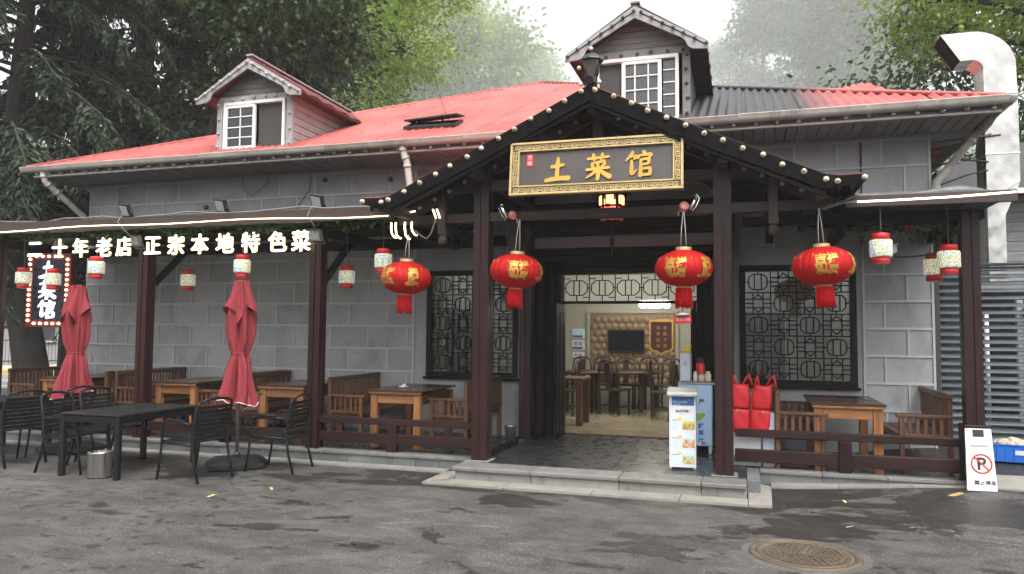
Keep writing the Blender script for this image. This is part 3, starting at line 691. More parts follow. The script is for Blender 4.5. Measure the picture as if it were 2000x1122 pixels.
# dormers
def dormer(cx, hw, ez, rz_, ohw, base, back, winw, grid, openside, pmat, dk):
    d = link('dormer', MB().box((0, 0, 0), (.02, .02, .02)).mesh(), DORM, B, Vector((cx, 10.0, base)) - wl(B))
    H = ez - base; RH = rz_ - base; fy = -.18
    # body: cheek walls and front surround
    z0 = -.25
    for s in (-1, 1): bx('cheek_wall', DORM, d, (s * (hw - .03), 1.3, H / 2 - .1), (.05, 2.6, H + .25))
    nb = 9
    for s in (-1, 1):
        for i in range(nb): bx('siding_board', pmat if s > 0 else DORM, d, (s * (hw + .006), 1.31, -.1 + i * (H + .16) / nb), (.02, 2.58, (H + .16) / nb - .006), (0, s * R(-4), 0), .003)
    for s in (-1, 1): bx('corner_post', BARGE if not dk else DORM, d, (s * (hw - .01), -.03, H / 2 - .02), (.10, .07, H + .05))
    gh_ = RH - H; nbd = 7
    for i in range(nbd):
        za = H - .02 + i * (gh_) / nbd; wd = (hw + .02) * (1 - max(0, i - .3) / nbd) * 1.05
        bx('gable_board', DORM, d, (0, -.0, za + gh_ / nbd / 2), (max(.1, 2 * wd), .03, gh_ / nbd - .006), (R(4), 0, 0), .003)
    W0, W1 = -winw / 2, winw / 2; wh = H - .1
    bx('window_head', BARGE if not dk else DORM, d, (0, -.035, H - .03), (2 * hw - .1, .05, .09))
    fr = bx('window_frame', WHITE, d, (0, -.04, wh), (winw, .08, .05)); fo = Vector((0, -.04, wh))
    def sub(c, s, m=WHITE, name='sash_bar', b=.003): return bx(name, m, fr, Vector(c) - fo, s, (0, 0, 0), b)
    sub((0, -.04, .03), (winw, .08, .05), name='sill'); sub((W0 + .02, -.04, wh / 2 + .01), (.045, .078, wh - .03), name='jamb'); sub((W1 - .02, -.04, wh / 2 + .01), (.045, .078, wh - .03), name='jamb')
    gx0, gx1, cols, rows = grid
    for e in (gx0 + .025, gx1 - .025): sub((e, -.055, wh / 2 + .01), (.05, .04, wh - .09), name='stile')
    sub(((gx0 + gx1) / 2, -.055, wh - .05), (gx1 - gx0 - .1, .04, .045), name='rail'); sub(((gx0 + gx1) / 2, -.055, .08), (gx1 - gx0 - .1, .04, .045), name='rail')
    for i in range(1, cols): sub((gx0 + (gx1 - gx0) * i / cols, -.056, wh / 2), (.018, .02, wh - .12))
    for i in range(1, rows): sub(((gx0 + gx1) / 2, -.0585, .08 + (wh - .13) * i / rows), (gx1 - gx0 - .1, .02, .018))
    sub(((gx0 + gx1) / 2, -.045, wh / 2 + .02), (gx1 - gx0 - .04, .006, wh - .1), GLASSD if not dk else GLASSF, 'pane', 0)
    ox0, ox1 = openside
    sub(((ox0 + ox1) / 2, .0, wh / 2 + .02), (ox1 - ox0, .006, wh - .05), MATS['insect_screen'], 'insect_screen', 0)
    if dk:
        sub(((gx1 + W1) / 2, -.02, wh / 2 + .01), (W1 - gx1 - .03, .006, wh - .05), GLASSF, 'pane', 0)
        for i in range(1, 5): sub(((gx1 + W1) / 2, -.03, .04 + (wh - .05) * i / 5), (W1 - gx1 - .04, .018, .018))
    # inside of the room behind
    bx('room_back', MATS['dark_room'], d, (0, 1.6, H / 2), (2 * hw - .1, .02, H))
    # roof slopes with flared curved barge boards
    for s in (-1, 1):
        mb = MB(); k = 28; v = []
        e = Vector((s * ohw, 0, H - .02)); r_ = Vector((0, 0, RH + .03)); nn = Vector((-(r_.z - e.z), 0, s * (r_.x - e.x))); nn = Vector((s * (r_.z - e.z), 0, abs(r_.x - e.x))).normalized()
        for i in range(k + 1):
            y = fy - .04 + (back + .1 - fy) * i / k; dd = nn * (.016 * math.cos(i * 1.6))
            v += [e + Vector((0, y, 0)) + dd, r_ + Vector((0, y, 0)) + dd]
        f = [(2 * i, 2 * i + 2, 2 * i + 3, 2 * i + 1) for i in range(k)]
        n = len(v); v += [q - nn * .05 for q in v]; f += [tuple(a + n for a in reversed(q)) for q in f] + [(0, 1, 1 + n, n), (2 * k, 2 * k + 1, 2 * k + 1 + n, 2 * k + n)] + [(2 * i, 2 * i + 2, 2 * i + 2 + n, 2 * i + n) for i in range(k)]
        mb.add(v, f); mb.build('roof_slope', REDB if not dk else MATS['sooty_red_board'], d)
        # barge board with a curved foot
        sl_ = (RH - H) / ohw
        po = [(0, RH - .0), (s * ohw * 1.02, H - .03)]
        low = [(s * ohw * 1.02, H - .12), (s * ohw * .80, H - .10), (s * ohw * .74, H - .06), (s * ohw * .70, H + .02), (s * ohw * .64, H + sl_ * ohw * .36 - .13), (0, RH - .16)]
        poly = po + low
        MB().prism(poly, .03, Matrix.Translation((0, fy - .075, 0))).build('barge_board', BARGE, d)
        bx('eave_soffit', REDB if not dk else MATS['sooty_red_board'], d, (s * (hw + ohw) / 2, .9, H - .03), (ohw - hw, 2.3, .02), (0, s * R(10), 0))
    bx('ridge_cap', BARGE if not dk else DORM, d, (0, (back + fy) / 2, RH + .06), (.12, back - fy + .1, .03))
    return d
flat('insect_screen', (.05, .045, .042), .7); flat('dark_room', (.03, .03, .032), .8); mat('sooty_red_board', (.05, .022, .022), .75, var=.4, bmp=.4)  # red boards of the dormer above the entrance are a deeper tone
D1 = dormer(-7.32, .65, 5.33, 5.87, .93, 4.44, 2.9, 1.12, (-.54, .03, 2, 4), (.05, .54), DORMP, False)
D2 = dormer(-1.33, .66, 5.42, 5.97, .925, 4.44, 3.1, 1.10, (-.20, .33, 3, 4), (-.53, -.22), DORM, True)
def dorm_lights(cx, hw, ez, rz_, ohw, base, m, lab):
    y = 9.715; yb = 9.925
    runs = [((cx - ohw * .98, y, ez - .06), (cx, y, rz_ - .07), .17), ((cx + .09, y, rz_ - .11), (cx + ohw * .98, y, ez - .06), .17), ((cx - hw + .06, yb, ez - .03), (cx + hw - .06, yb, ez - .03), .19), ((cx + hw, yb, ez - .1), (cx + hw, yb, base + .1), .2)]
    runs.append(((cx - hw, yb, ez - .1), (cx - hw, yb, base + .1), .2))
    string_lights(lab, runs, m, .026)
dorm_lights(-7.32, .65, 5.33, 5.87, .93, 4.44, BULBG, 'pale round bulbs strung round the left grey dormer gable')
dorm_lights(-1.33, .66, 5.42, 5.97, .925, 4.44, BULBD, 'dark round bulbs strung round the taller dormer above the entrance')
string_lights('row of weathered bulbs under the long left gutter', [((-11.35, 9.645, 4.245), (-3.4, 9.645, 4.245), .255)], BULBG, .03)
string_lights('row of weathered bulbs under the right gutter beside the duct', [((-.6, 9.645, 4.245), (2.75, 9.645, 4.245), .255)], BULBG, .03)

# lattice windows, doorway and transom
def lattice_bars(segs, t=.015, dep=.02):
    mb = MB()
    for (x0, z0), (x1, z1) in segs:
        dx, dz = x1 - x0, z1 - z0; o = 0 if abs(dz) < 1e-4 else .0012 if abs(dx) < 1e-4 else .0024 if dx * dz > 0 else .0036
        L = math.hypot(dx, dz); a = math.atan2(dz, dx)
        mb.box(((x0 + x1) / 2, -o, (z0 + z1) / 2), (L, dep - .001 * o / .0012 * .3, t), (0, -a, 0))
    return mb
def pattern(x0, x1, z0, z1, nx, nz):
    sg = []; cw, ch = (x1 - x0) / nx, (z1 - z0) / nz
    for i in range(nx):
        for j in range(nz):
            a, b = x0 + i * cw, z0 + j * ch; c = .27 * min(cw, ch); P = lambda u, v: (a + u * cw, b + v * ch)
            l, r, d, t = .14, .86, .14, .86
            if (i + j) % 2 == 0:
                q = .16
                sg += [(P(l + q, d), P(r - q, d)), (P(l + q, t), P(r - q, t)), (P(l, d + q), P(l, t - q)), (P(r, d + q), P(r, t - q)), (P(l, d + q), P(l + q, d)), (P(r - q, d), P(r, d + q)), (P(l, t - q), P(l + q, t)), (P(r - q, t), P(r, t - q))]
                sg += [(P(.5, 0), P(.5, d)), (P(.5, t), P(.5, 1)), (P(0, .5), P(l, .5)), (P(r, .5), P(1, .5)), (P(.36, d), P(.36, t)), (P(.64, d), P(.64, t))]
            else:
                sg += [(P(0, .3), P(1, .3)), (P(0, .7), P(1, .7)), (P(.3, 0), P(.3, 1)), (P(.7, 0), P(.7, 1)), (P(.3, .3), P(.5, .08)), (P(.5, .08), P(.7, .3)), (P(.3, .7), P(.5, .92)), (P(.5, .92), P(.7, .7)), (P(0, .5), P(.3, .5)), (P(.7, .5), P(1, .5))]
    for i in range(1, nx): sg.append(((x0 + i * cw, z0), (x0 + i * cw, z1)))
    for j in range(1, nz): sg.append(((x0, z0 + j * ch), (x1, z0 + j * ch)))
    return sg
def lattice_window(cx, w_, z0, z1):
    fr = wbx('window', BLACKW, B, cx - w_ / 2, cx + w_ / 2, 10.46, 10.6, z1 - .075, z1); fo = wl(fr)
    def sub(name, m, *a, b=.004): return wbx(name, m, fr, *a, b)
    sub('frame_bottom', BLACKW, cx - w_ / 2, cx + w_ / 2, 10.46, 10.6, z0, z0 + .075); sub('sill', BLACKW, cx - w_ / 2 - .03, cx + w_ / 2 + .03, 10.42, 10.5, z0 - .035, z0 - .001)
    for s in (-1, 1): sub('frame_side', BLACKW, *sorted((cx + s * w_ / 2, cx + s * (w_ / 2 - .075))), 10.462, 10.6, z0 + .076, z1 - .076)
    lattice_bars(pattern(-w_ / 2 + .075, w_ / 2 - .075, z0 + .075, z1 - .075, 4, 5)).build('lattice', BLACKW, fr, (cx, 10.53, 0), world=True)
    for k, (a, b) in enumerate(((-.5, 0), (0, .5))): sub('pane', GLASS, cx + a * (w_ - .16) + .002, cx + b * (w_ - .16) - .002, 10.56, 10.566, z0 + .08, z1 - .08, b=0)
lattice_window(-3.845, 1.43, .98, 2.56); lattice_window(.675, 1.43, .98, 2.56)
# door surround: stepped dark timber jambs and head
for s, xo in ((-1, -3.0), (1, -.18)):
    for k, (wd, y) in enumerate(((.13, 10.44), (.12, 10.56), (.10, 10.68), (.09, 10.80))):
        o = sum((.13, .12, .10, .09)[:k]); xa = xo - s * o; xb = xa - s * (wd - .003)
        W('door_jamb', min(xa, xb), max(xa, xb), y, 11.0, .16, 2.84 - k * .085, m=BLACKW, b=.008)
for k, y in enumerate((10.44, 10.56, 10.68, 10.80)): W('door_head', -2.995 + (.0, .13, .25, .35)[k], -.185 - (.0, .13, .25, .35)[k], y - .004, 11.0, 2.845 - (k + 1) * .085 + .003, 2.845 - k * .085, m=BLACKW, b=.008)
W('transom_rail', -2.56, -.62, 10.92, 11.0, 2.075, 2.115, m=BLACKW); W('threshold', -2.56, -.62, 10.93, 11.02, .14, .175, m=MATS['bench_timber'])
tr = W('transom_window', -2.55, -.63, 10.965, 10.97, 2.118, 2.5, m=MILK, b=0)
sg = []; xa = -2.55
for i in range(5):
    a = -2.55 + i * .384; b = a + .384; z0, z1 = 2.118, 2.5; zm = 2.309
    sg += [((a + .10, zm - .11), (b - .10, zm - .11)), ((a + .10, zm + .11), (b - .10, zm + .11)), ((a + .03, zm - .05), (a + .10, zm - .11)), ((a + .03, zm + .05), (a + .10, zm + .11)), ((b - .03, zm - .05), (b - .10, zm - .11)), ((b - .03, zm + .05), (b - .10, zm + .11)),
           ((a + .03, zm - .05), (a + .03, zm + .05)), ((b - .03, zm - .05), (b - .03, zm + .05)), ((a + .192, zm + .11), (a + .192, z1)), ((a + .192, z0), (a + .192, zm - .11)), ((a - .03, zm), (a + .03, zm)), ((a + .15, zm - .11), (a + .15, zm + .11)), ((b - .15, zm - .11), (b - .15, zm + .11)), ((a, z0), (a, zm - .0)), ((a, zm), (a, z1)),
           ((a, zm + .14), (a + .10, zm + .14)), ((b - .10, zm - .14), (b, zm - .14))]
lattice_bars(sg, .014).build('lattice', BLACKW, tr, (0, 10.95, 0), world=True)
for s, x in ((-1, -2.535), (1, -.645)):
    for k in range(3):
        W('door_leaf', x - .02, x + .02, 10.32 + k * .2, 10.515 + k * .2, .18, 2.07, m=BLACKW, b=.006)
        W('leaf_panel', x - .027, x + .027, 10.35 + k * .2, 10.485 + k * .2, .3, .95, m=BLACKW, b=.006); W('leaf_panel', x - .027, x + .027, 10.35 + k * .2, 10.485 + k * .2, 1.05, 1.95, m=BLACKW, b=.006)
# dark beams on the wall inside the porch
W('wall_beam', -3.0, -.1, 10.34, 10.495, 3.1, 3.3, m=BLACKW, b=.01); W('wall_beam', -3.0, -.1, 10.4, 10.496, 3.02, 3.095, m=BLACKW, b=.01)
W('wall_post', -3.0, -2.87, 10.36, 10.436, .16, 3.6, m=PAINT, b=.01); W('wall_post', -.31, -.18, 10.36, 10.436, .16, 3.6, m=PAINT, b=.01)

# interior room
for i in range(10):
    for j in range(9): W('floor_tile', -4.5 + i * .6 + .001, -3.9 + i * .6 - .001, 11.03 + j * .6 + .001, 11.63 + j * .6 - .001, .1, .160, m=TILEF, b=.001)
W('interior_wall', -4.7, 1.6, 16.1, 16.2, .1, 2.95, m=CREAM); W('interior_wall', -4.7, -4.6, 10.75, 16.09, .1, 2.95, m=CREAM); W('interior_wall', 1.55, 1.65, 10.75, 16.09, .1, 2.95, m=CREAM)
W('interior_ceiling', -4.7, 1.6, 10.75, 16.2, 2.96, 3.02, m=CEILW)
W('interior_floor', -4.7, 1.6, 10.75, 16.2, .0, .098, m=TILEF)
pn = W('feature_panel', -3.15, -1.36, 16.06, 16.09, .55, 2.06, m=TUFT)
for r_ in range(11):
    for c_ in range(12):
        if 9 < r_: continue
        MB().lathe([(.085, 0), (.07, .02), (.03, .035), (.0001, .038)], 6, cap=False).build('quilt_tuft', TUFT, pn, (-3.08 + c_ * .15 + (.075 if r_ % 2 else 0), 16.062, .62 + r_ * .145), (math.pi / 2, 0, 0), world=True) if c_ < 11 or not r_ % 2 else None
for a in ((-3.22, -1.3, 16.04, 16.09, 2.07, 2.13), (-3.22, -3.16, 16.04, 16.09, .4, 2.068), (-1.35, -1.29, 16.04, 16.09, .4, 2.068)): W('panel_trim', *a, m=CREAM)
W('wall_bench', -3.2, 1.4, 15.75, 16.03, .16, .52, m=CREAM)
for a in ((-3.6, -2.4, 13.2, 13.7), (-1.6, -.6, 12.6, 13.0), (-2.6, -1.4, 14.9, 15.3), (-4.2, -3.3, 11.8, 12.2), (-2.0, -1.1, 11.6, 11.9), (-.2, 1.0, 13.2, 13.7)): W('ceiling_light', *a, 2.93, 2.957, m=PANELL, b=.004)

# ------------------------------------------------------------------ entrance porch with its gable roof
PX = -1.555
PO = thing('entrance_porch', 'dark timber gable porch standing over the stone entrance step', 'porch', (PX, 8.3, .16))
def Pw(name, *a, m=BEAM, b=.006, par=None): return wbx(name, m, par or PO, *a, b)
def grooved_pillar(parent, x, y, w_, z0, z1, m=PAINT):
    h = w_ / 2; g = .012; pr = [(-h, -h), (-g, -h), (-g, -h + .014), (g, -h + .014), (g, -h), (h, -h), (h, -g), (h - .014, -g), (h - .014, g), (h, g), (h, h), (-h, h), (-h, g), (-h + .014, g), (-h + .014, -g), (-h, -g)]
    n = len(pr); v = [(a, b, z0) for a, b in pr] + [(a, b, z1) for a, b in pr]
    o = MB().add(v, [tuple(range(n)), tuple(range(n, 2 * n))] + [(i, (i + 1) % n, (i + 1) % n + n, i + n) for i in range(n)]).build('pillar', m, parent, (x, y, 0), world=True)
    return o
for x in (-2.925, -.2):
    p = grooved_pillar(PO, x, 8.36, .185, .161, 3.70); bx('pillar_base', STONE, p, (0, 0, .166), (.27, .27, .012))
    p2 = grooved_pillar(PO, x, 10.25, .17, .161, 3.6)
ZR, ZK = 4.32, 3.225; XK = 2.33; XT = 2.70; ZT = 3.20
slope = math.atan2(ZR - ZK, XK)
Pw('tie_beam', PX - 2.1, PX + 2.1, 8.31, 8.41, 3.31, 3.43, m=BEAM)
Pw('lower_beam', PX - 2.45, PX + 2.42, 8.30, 8.40, 2.94, 3.05, m=BEAM)
Pw('king_post', PX - .06, PX + .06, 8.32, 8.40, 3.432, 4.2, m=BEAMZ)
for s in (-1, 1):
    Pw('queen_post', PX + s * .62 - .045, PX + s * .62 + .045, 8.325, 8.395, 3.432, 3.92, m=BEAMZ)
    hp = Pw('hanging_post', PX + s * 1.87 - .05, PX + s * 1.87 + .05, 8.26, 8.36, 2.80, 3.42, m=BEAMZ); x = PX + s * 1.87
    MB().lathe([(.03, .0), (.05, -.02), (.062, -.06), (.05, -.10), (.02, -.115)], 8, smooth=False).build('carved_knob', BEAMZ, hp, (x, 8.31, 2.798), world=True)
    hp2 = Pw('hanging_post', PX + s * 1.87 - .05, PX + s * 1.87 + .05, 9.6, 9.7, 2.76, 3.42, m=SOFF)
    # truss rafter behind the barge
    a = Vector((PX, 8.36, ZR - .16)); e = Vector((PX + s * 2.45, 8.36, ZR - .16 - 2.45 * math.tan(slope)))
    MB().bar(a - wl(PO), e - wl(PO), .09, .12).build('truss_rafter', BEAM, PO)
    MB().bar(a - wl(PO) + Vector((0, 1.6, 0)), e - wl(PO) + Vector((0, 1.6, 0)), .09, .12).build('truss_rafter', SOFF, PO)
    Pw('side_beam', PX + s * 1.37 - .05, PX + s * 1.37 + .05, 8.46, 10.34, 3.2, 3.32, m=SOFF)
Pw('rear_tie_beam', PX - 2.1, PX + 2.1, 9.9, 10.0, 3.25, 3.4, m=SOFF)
# purlins with pale end grain
for dx in (-2.3, -1.37, -.62, 0, .62, 1.37, 2.3):
    z = ZR - .155 - abs(dx) * math.tan(slope) - (.02 if dx else .04)
    if abs(dx) == 1.37: z -= .02
    pu = Pw('purlin', PX + dx - .045, PX + dx + .045, 7.955, 10.48, z - .07, z + .05, m=BEAMZ if abs(dx) < 3 else BEAM)
    Pw('end_block', PX + dx - .05, PX + dx + .05, 7.92, 7.953, z - .08, z + .06, m=BEAMZ, par=pu)
# roof: dark boarding below, red sheet above, barge boards and flared feet
for s in (-1, 1):
    prof = [(0, ZR), (XK * .55, ZR - XK * .55 * math.tan(slope) - .012), (XK, ZK), (XK + .14, ZK - .022), (XT, ZT + .012)]
    def sheet(y0, y1, up, th, name, m, prof=prof, k=1, amp=0):
        mb = MB(); v = []; n = len(prof); ny = max(1, k)
        for j in range(ny + 1):
            y = y0 + (y1 - y0) * j / ny; d = amp * math.cos(j * math.pi / 2)
            v += [(s * x, y - 8.3, z + up + d - .16) for x, z in prof]
        f = [(j * n + i, j * n + i + 1, (j + 1) * n + i + 1, (j + 1) * n + i) for j in range(ny) for i in range(n - 1)]
        q = len(v); v += [(a, b, c - th) for a, b, c in v]; f += [tuple(i + q for i in reversed(ff)) for ff in f]
        f += [(i, i + 1, i + 1 + q, i + q) for i in range(n - 1)] + [(ny * n + i, ny * n + i + 1, ny * n + i + 1 + q, ny * n + i + q) for i in range(n - 1)] + [(j * n + n - 1, (j + 1) * n + n - 1, (j + 1) * n + n - 1 + q, j * n + n - 1 + q) for j in range(ny)]
        return mb.add(v, f).build(name, m, PO)
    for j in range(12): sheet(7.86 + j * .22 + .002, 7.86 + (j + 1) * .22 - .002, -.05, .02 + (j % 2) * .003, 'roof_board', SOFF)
    for j in range(3): sheet(7.845 + j * .885, 7.845 + (j + 1) * .885 + .03, -.012 + .004 * j, .012, 'roof_sheet', ROOF, k=30, amp=.014)
    bp = [(x, z - .012) for x, z in prof] + [(x, z - .035 - hgt) for (x, z), hgt in reversed(list(zip(prof, (.15, .15, .13, .085, .05))))]
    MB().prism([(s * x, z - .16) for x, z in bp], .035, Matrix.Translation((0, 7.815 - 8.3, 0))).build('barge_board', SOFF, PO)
    MB().prism([(s * x, z - .16) for x, z in [(a, b - .19) for a, b in prof[:3]] + [(a, b - .23) for a, b in reversed(prof[:3])]], .03, Matrix.Translation((0, 7.845 - 8.3, 0))).build('barge_lip', BLACKW, PO)
    for k, xx_ in enumerate((XK + .12, XK + .24)): MB().lathe([(.012, 0), (.03, -.02), (.022, -.05), (.01, -.07)], 8).build('eave_pendant', BLACKW, PO, (PX + s * xx_, 7.84, ZK - .085 - .03), world=True)
    # little bargeboard end scroll
MB().tube([(0, 7.79 - 8.3, ZR + .03 - .16), (0, 10.5 - 8.3, ZR + .03 - .16)], .05, 8).build('ridge_cap', BLACKW, PO)
string_lights('cream bulbs along both front barge boards of the porch gable', [((PX - .07, 7.80, ZR - .075), (PX - XK, 7.80, ZK - .075), .205), ((PX - XK - .1, 7.80, ZK - .085), (PX - XT + .03, 7.80, ZT - .05), .2), ((PX + .07, 7.80, ZR - .075), (PX + XK, 7.80, ZK - .075), .205), ((PX + XK + .12, 7.80, ZK - .085), (PX + XT - .02, 7.80, ZT - .05), .2)], BULB, .031)
string_lights('smaller dim bulbs on the inner truss rafters of the porch', [((PX - .25, 8.30, ZR - .16 - .25 * math.tan(slope)), (PX - 2.35, 8.30, ZR - .16 - 2.35 * math.tan(slope)), .215), ((PX + .25, 8.30, ZR - .16 - .25 * math.tan(slope)), (PX + 2.35, 8.30, ZR - .16 - 2.35 * math.tan(slope)), .215)], BULBG, .027)
# pieced lamp on the ridge end
lp = thing('ridge_lamp', 'small black carriage lamp sitting on the peak of the porch roof', 'lamp', (PX + .02, 7.87, ZR - .02))
bx('lamp_foot', LAMPB, lp, (0, 0, .06), (.11, .11, .07)); MB().lathe([(.055, .09), (.10, .27), (.105, .28)], 4, smooth=False, c=(0, 0, 0)).build('lamp_glass', MATS['dirty_dark_bulb'], lp, rot=(0, 0, R(45)))
for k in range(4):
    a = R(45 + 90 * k); MB().tube([(.06 * math.cos(a), .06 * math.sin(a), .09), (.115 * math.cos(a), .115 * math.sin(a), .28)], .009, 5).build('lamp_bar', LAMPB, lp)
MB().lathe([(.13, .28), (.12, .30), (.07, .35), (.02, .37), (.0001, .38)], 8, smooth=False).build('lamp_cap', LAMPB, lp)
for x, z in ((-.13, .2), (.0, .40), (-.11, .02), (.09, .03)): link('bulb', bulbmesh(BULB, .026), None, lp, (x, -.05, z), (-1.2, 0, 0))

# ------------------------------------------------------------------ name plaque
PQ = thing('name_plaque', 'gilt framed brown plaque with three gold brush characters hung on the porch gable', 'sign', (-1.50, 7.84, 3.425), 0, rot=(R(-7), R(0), R(1)))
pw, ph = 1.86, .60
bx('backboard', PLAQ, PQ, (0, .01, 0), (pw - .04, .03, ph - .04))
for s in (-1, 1):
    bx('frame_rail', GOLDF, PQ, (0, -.012, s * (ph / 2 - .013)), (pw, .06, .026)); bx('frame_rail', GOLDF, PQ, (0, -.014, s * (ph / 2 - .098)), (pw - .19, .05, .018))
    bx('frame_stile', GOLDF, PQ, (s * (pw / 2 - .013), -.0125, 0), (.026, .061, ph - .054)); bx('frame_stile', GOLDF, PQ, (s * (pw / 2 - .098), -.0145, 0), (.018, .051, ph - .18))
    bx('fret_band', GOLDD, PQ, (0, -.008, s * (ph / 2 - .057)), (pw - .054, .02, .062), b=0); bx('fret_band', GOLDD, PQ, (s * (pw / 2 - .057), -.009, 0), (.062, .02, ph - .18), b=0)
fret = MB()
def key(cx, cz, k, rot):
    q = [((-.021, -.022), (-.021, .022)), ((-.021, .022), (.019, .022)), ((.019, .022), (.019, -.012)), ((.019, -.012), (-.006, -.012)), ((-.006, -.012), (-.006, .007))] if k % 2 else [((-.02, .02), (.02, .02)), ((.0, .02), (.0, -.02)), ((-.02, -.021), (.02, -.021)), ((-.02, -.021), (-.02, .005)), ((.02, -.021), (.02, .004))]
    for i, ((a, b), (c, d)) in enumerate(q):
        if rot: a, b, c, d = b, a, d, c
        if k % 4 > 1: a, c = -a, -c
        fret.box((cx + (a + c) / 2, -.022 - .0005 * i, cz + (b + d) / 2), (abs(c - a) + .008, .012, abs(d - b) + .008))
nk = 33
for i in range(nk):
    x = -(pw / 2 - .075) + (pw - .15) * i / (nk - 1)
    for s in (-1, 1): key(x, s * (ph / 2 - .057), i, False)
for i in range(8):
    z = -(ph / 2 - .125) + (ph - .25) * i / 7
    for s in (-1, 1): key(s * (pw / 2 - .057), z, i + 1, True)
fret.build('fretwork', GOLDF, PQ)
for k, x in (('t', -.40), ('c', .04), ('g', .47)): glyph(k, .285, .012).build('gold_character', GOLD, PQ, (x, -.0065, -.025 + .01 * (x > 0)))
se = bx('seal', SEAL, PQ, (-.71, -.009, .10), (.07, .01, .145)); se.data = se.data
for i, t in enumerate('农味'): link('seal_character', fontmesh(t, .05, .001), PAPER, se, (0, -.0065, .032 - .065 * i), UPR)

# ------------------------------------------------------------------ left pergola, right canopy, railings
PG = thing('pergola', 'long dark timber pergola sheltering the left veranda tables', 'pergola', (-7.0, 8.5, .16))
for x in (-10.75, -7.98, -5.25): grooved_pillar(PG, x, 8.55, .16, .161, 2.95)
def Gw(name, *a, m=BEAM, b=.006, par=None): return wbx(name, m, par or PG, *a, b)
FAS = mat('brown_fascia_board', (.042, .024, .018), .5, var=.2, scale=3, stretch=(.4, 4, 4), rand=.05, bmp=.2, dirt=.4)
for a, b in ((-10.95, -8.6), (-8.597, -6.3), (-6.297, -4.02)): Gw('fascia', a, b, 8.16, 8.2, 3.0, 3.165, m=FAS)
Gw('front_beam', -10.95, -4.02, 8.48, 8.62, 2.951, 3.08, m=BLACKW); Gw('rear_beam', -10.95, -3.3, 10.36, 10.48, 2.9, 3.05, m=BLACKW)
Gw('letter_rail', -10.3, -5.2, 8.44, 8.475, 2.955, 2.985, m=BLACKW)
for i in range(14): Gw('roof_board', -10.95 + i * .5 + .002, -10.45 + i * .5 - .002, 8.202, 10.48, 3.10 + (i % 2) * .004, 3.13 + (i % 2) * .004, m=BLACKW)
for x in (-10.75, -7.98, -5.25, -4.05): Gw('cross_beam', x - .05, x + .05, 8.63, 10.355, 2.86, 3.0, m=BLACKW)
Gw('eave_lining', -10.95, -4.02, 8.2, 8.475, 3.085, 3.098, m=FAS)
for x in (-10.75, -7.98, -5.25): MB().bar((x + 7, .2, 2.3 - .16), (x + 7, .85, 2.86 - .16), .06, .08).build('knee_brace', BLACKW, PG)
CN = thing('side_canopy', 'brown fascia canopy with a tarpaulin roof over the right veranda', 'canopy', (1.7, 8.8, .16))
def Cw(name, *a, m=BEAM, b=.006): return wbx(name, m, CN, *a, b)
grooved_pillar(CN, 2.262, 8.87, .165, .161, 2.965); bx('pillar_base', PAINT, CN, (2.262 - 1.7, .07, .30), (.23, .23, .56))
Cw('fascia', 1.02, 2.54, 8.28, 8.32, 2.945, 3.065, m=FAS); Cw('front_beam', .0, 2.4, 8.80, 8.94, 2.86, 2.962, m=BLACKW)
for i in range(5): Cw('roof_board', 1.0 + i * .31, 1.0 + (i + 1) * .31 - .003, 8.325, 10.48, 3.03 + .004 * (i % 2), 3.055 + .004 * (i % 2), m=BLACKW)
for x in (2.26, 1.1): Cw('cross_beam', x - .05, x + .05, 8.945, 10.48, 2.80, 2.93, m=BLACKW)
MB().bar((.56, .2, 2.1), (.56, 1.0, 2.62), .07, .09).build('knee_brace', BLACKW, CN)
mb = MB(); v = []; nx, ny = 26, 12
for j in range(ny + 1):
    for i in range(nx + 1):
        x = 1.0 + 1.46 * i / nx; y = 8.36 + 2.1 * j / ny; z = 3.075 + .05 * ss(0, .3, j / ny) + .07 * math.sin(i * .42) * math.sin(j * .6 + .5) * .6 + .045 * ss(.2, .5, i / nx) * (1 - ss(.75, 1, i / nx))
        v.append((x, y, max(3.064, z)))
f = [(j * (nx + 1) + i, j * (nx + 1) + i + 1, (j + 1) * (nx + 1) + i + 1, (j + 1) * (nx + 1) + i) for j in range(ny) for i in range(nx)]
q = len(v); v += [(a, b, 3.06 + .001 * ((i % 2))) for i, (a, b, c) in enumerate(v)]; f += [(i, i + 1, i + 1 + q, i + q) for i in range(nx)] + [(j * (nx + 1) + nx, (j + 1) * (nx + 1) + nx, (j + 1) * (nx + 1) + nx + q, j * (nx + 1) + nx + q) for j in range(ny)]
tp = MB().add(v, f, True).build('tarpaulin', TARP); tag(tp, 'black rumpled tarpaulin lying on top of the right canopy', 'tarpaulin')
def railing(lab, x0, x1, y, zt, zb, posts):
    t = thing('railing', lab, 'railing', ((x0 + x1) / 2, y, .16), 0, 'low timber railings along the veranda edge')
    wbx('top_rail', PAINTX, t, x0, x1, y - .035, y + .035, zt[0], zt[1], .008); wbx('bottom_rail', PAINTX, t, x0, x1, y - .03, y + .03, zb[0], zb[1], .008)
    for p in posts: wbx('post', PAINT, t, p - .065, p + .065, y - .05, y + .05, .162, zt[0] - .001, .008)
railing('low dark red railing left of the entrance pillar, before the pale timber benches', -5.17, -3.02, 8.55, (.487, .565), (.255, .38), (-4.15,))
railing('low dark red railing behind the right crimson umbrella', -7.9, -5.33, 8.55, (.487, .565), (.255, .38), (-6.6,))
railing('low dark red railing behind the black table at the far left', -10.67, -8.06, 8.55, (.487, .565), (.255, .38), (-9.4,))
railing('low dark red railing right of the entrance with red bags behind it', -.1, 2.15, 8.93, (.50, .585), (.225, .365), (1.04,))

